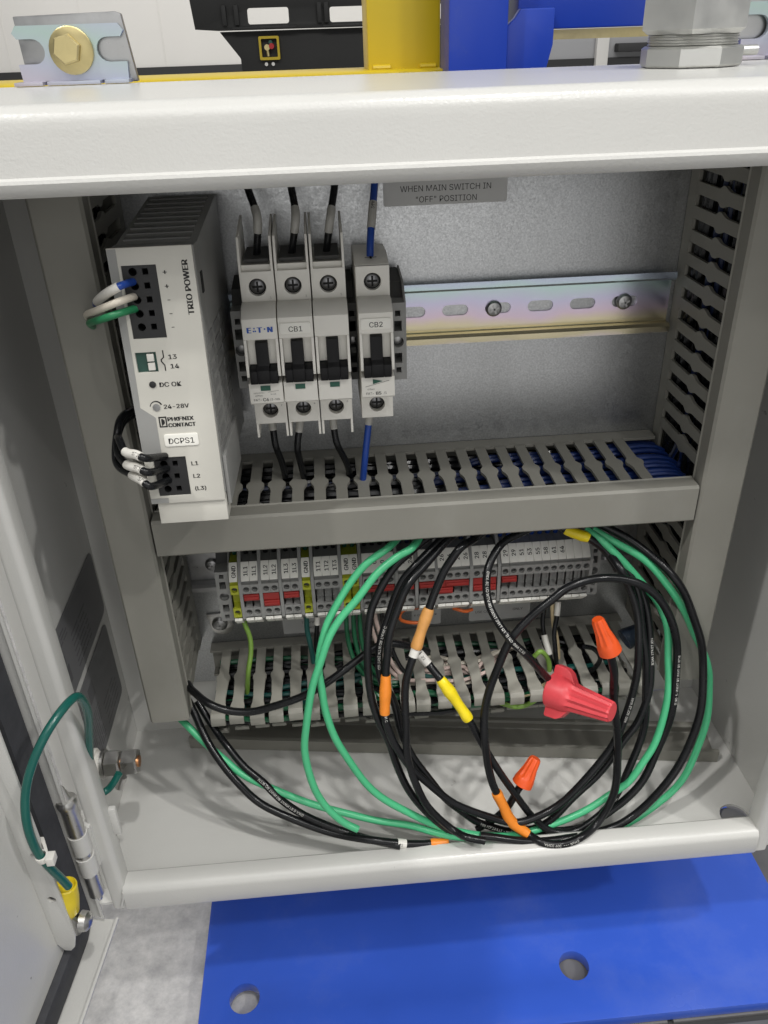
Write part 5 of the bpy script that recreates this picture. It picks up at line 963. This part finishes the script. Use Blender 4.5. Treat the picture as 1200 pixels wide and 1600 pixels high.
bundle(14, mid_short, ['s_marker', 'w_black', 'w_black'], {'s_marker': 'white tagged wire lying in the middle duct', 'w_black': 'short black wire lying in the middle duct'}, 'short wires inside the middle duct', 1.7)
def right_path(i):
    y = -14 - 50 * br.random(); x = 84 + 11 * br.random(); z0 = -215 + (110 * br.random() if i % 2 else 0)
    return [(x, y, z0)] + [(min(97, max(84, x + br.uniform(-2, 2))), y + br.uniform(-4, 4), z0 + (100 - z0) * t) for t in (0.25, 0.5, 0.75)] + [(x, y, 100)]
bundle(12, right_path, ['w_blue_shaded', 'w_navy', 'w_black'], {'w_blue_shaded': 'blue wire running up the right duct', 'w_navy': 'dark blue wire running up the right duct', 'w_black': 'black wire running up the right duct'}, 'wires inside the right duct')
def left_path(i):
    y = -14 - 50 * br.random(); x = -245 + 12 * br.random()
    return [(x, y, -222)] + [(x + br.uniform(-1.5, 1.5), y + br.uniform(-4, 4), -222 + 300 * t) for t in (0.25, 0.5, 0.75)] + [(x, y, 90)]
bundle(8, left_path, ['w_black', 'w_dteal'], {'w_black': 'black wire running up the left duct', 'w_dteal': 'green wire running up the left duct'}, 'wires inside the left duct', 1.8)
def low_path(i):
    y = -14 - 50 * br.random(); z = -251 + 14 * br.random(); x0 = -215 + 100 * br.random() * (i % 3); x1 = 62 - 60 * br.random() * (i % 2)
    return [(x0, y, z)] + [(x0 + (x1 - x0) * t, y + br.uniform(-6, 6), min(-236, max(-252, z + br.uniform(-4, 4)))) for t in (0.15, 0.3, 0.45, 0.6, 0.75, 0.9)] + [(x1, y, z)]
bundle(28, low_path, ['w_black', 'w_dgreen', 'w_black', 'w_dteal', 'w_black'], {'w_black': 'black wire lying in the lower duct', 'w_dgreen': 'green wire lying in the lower duct', 'w_dteal': 'teal wire lying in the lower duct'}, 'wires inside the lower duct', 1.7)
def dark_path(i):  # filler wires added to turn the rear gaps near black
    y = -8 - 34 * br.random(); z = -250 + 9 * br.random(); x0 = -216 + 12 * br.random(); x1 = 66 - 14 * br.random()
    return [(x0, y, z)] + [(x0 + (x1 - x0) * t, y + br.uniform(-4, 4), min(-239, max(-251, z + br.uniform(-3, 3)))) for t in (0.2, 0.4, 0.6, 0.8)] + [(x1, y, z)]
bundle(16, dark_path, ['w_black'], 'thick black filler wire added to darken the back of the lower duct', 'black filler wires inside the lower duct', 2.5)
def pink_path(i):
    y = -30 - 34 * br.random(); z = -242 + 8 * br.random(); x0 = -112 + 25 * br.random(); x1 = -25 + 25 * br.random()
    return [(x0, y + 8, z - 5), (x0 + 18, y, z), (x0 + 38, y - 6 + 9 * br.random(), z + 1), ((x0 + x1) / 2 + 12, y - 6 * br.random(), z), (x1 - 8, y + 6, z + 1), (x1, y + 10, z - 5)]
bundle(10, pink_path, ['w_pink', 'w_pink', 'w_white'], {'w_pink': 'pinkish white wire crossing the middle of the lower duct', 'w_white': 'white wire crossing the middle of the lower duct'}, 'pale wires inside the lower duct', 1.4)
def green_path(i):
    y = -36 - 26 * br.random(); z = -240 + 6 * br.random()
    return [(-118, y + 10, z + 4), (-108, y, z), (-95, y - 4, z), (-80, y + 2, z - 2), (-62, y + 4, z - 6)]
bundle(6, green_path, ['w_dgreen'], 'dark green wire curving into the lower duct at left of centre', 'green wires curving into the lower duct', 1.7)
o = obj('terminal_wire', MB().tube(spline([(-28, -62, -244), (-14, -66, -243), (0, -64, -240), (8, -58, -238)], 6), 1.7, 10), 'w_cream', ang=50); tag(o, 'cream wire lying under the mouth of the red nut', 'wire')
o = obj('terminal_wire', MB().tube(spline([(-26, -66, -248), (-14, -70, -249), (0, -66, -246), (6, -60, -241)], 6), 1.6, 10), 'w_lime', ang=50); tag(o, 'lime green wire curling under the mouth of the red nut', 'wire')

# ================================================================ twist-on wire connectors
def wire_nut(base, tip, rb, rt, m, label, wings=False, ridges=12):
    base = Vector(base); tip = Vector(tip); d = tip - base; Ln = d.length
    if wings: prof = [(0.06, rb * 0.80), (0.0, rb * 0.97), (0.015, rb), (0.26, rb * 0.96), (0.33, rb * 0.88), (0.38, rt * 1.40), (0.42, rt * 1.36), (0.70, rt * 1.18), (0.97, rt * 1.0), (0.985, rt * 0.92), (1.0, rt * 0.9)]
    else: prof = [(0.10, rb * 0.72), (0.0, rb * 0.92), (0.02, rb), (0.22, rb * 0.96), (0.30, rb * 0.88), (0.36, rb * 0.80), (0.60, rt * 1.22), (0.94, rt * 1.02), (1.0, rt * 0.85)]
    k0 = 5
    o = obj('wire_nut', MB().lathe(base, d, prof, ridges * 4, rf=lambda j, t: 1 + (0.075 * math.copysign(abs(math.cos(ridges * t / 1)) ** 0.5, math.cos(ridges * t)) if k0 <= j < len(prof) - 1 else 0)), m, ang=28)
    tag(o, label, 'wire connector')
    if wings:
        ax = d.normalized(); sd = ax.cross(Vector((0.1, -1, 0.5))).normalized(); nn = ax.cross(sd)
        for s in (1, -1):
            w = MB().plate([(0.0, rb * 0.6), (0.0, rb * 1.38), (0.03, rb * 1.44), (0.20, rb * 1.40), (0.28, rb * 1.22), (0.36, rb * 0.80), (0.44, rb * 0.5)], [], lambda u, v, a: tuple(base + d * u + sd * (s * v) + nn * a), -3.4, 3.4)
            obj('wing', w, m, o, bevel=0.7)
    return o
wire_nut((-2.5, -98.0, -208.6), (25.5, -126.0, -203.4), 11.2, 6.0, 'nut_red', 'large red winged wire nut lying across the coil', True, 12)
wire_nut((22.6, -118.0, -164.7), (13.8, -114.0, -143.4), 6.6, 3.4, 'nut_orange', 'upper orange wire nut pointing up beside the red one', ridges=10)
wire_nut((-21.1, -114.0, -272.3), (-11.7, -108.0, -255.9), 6.6, 3.5, 'nut_orange', 'lower orange wire nut above the enclosure floor', ridges=10)
wire_nut((50.7, -70.0, -198.1), (65.8, -66.0, -191.3), 7.0, 3.8, 'nut_blue', 'dark wire nut half hidden behind the upper orange one', ridges=10)
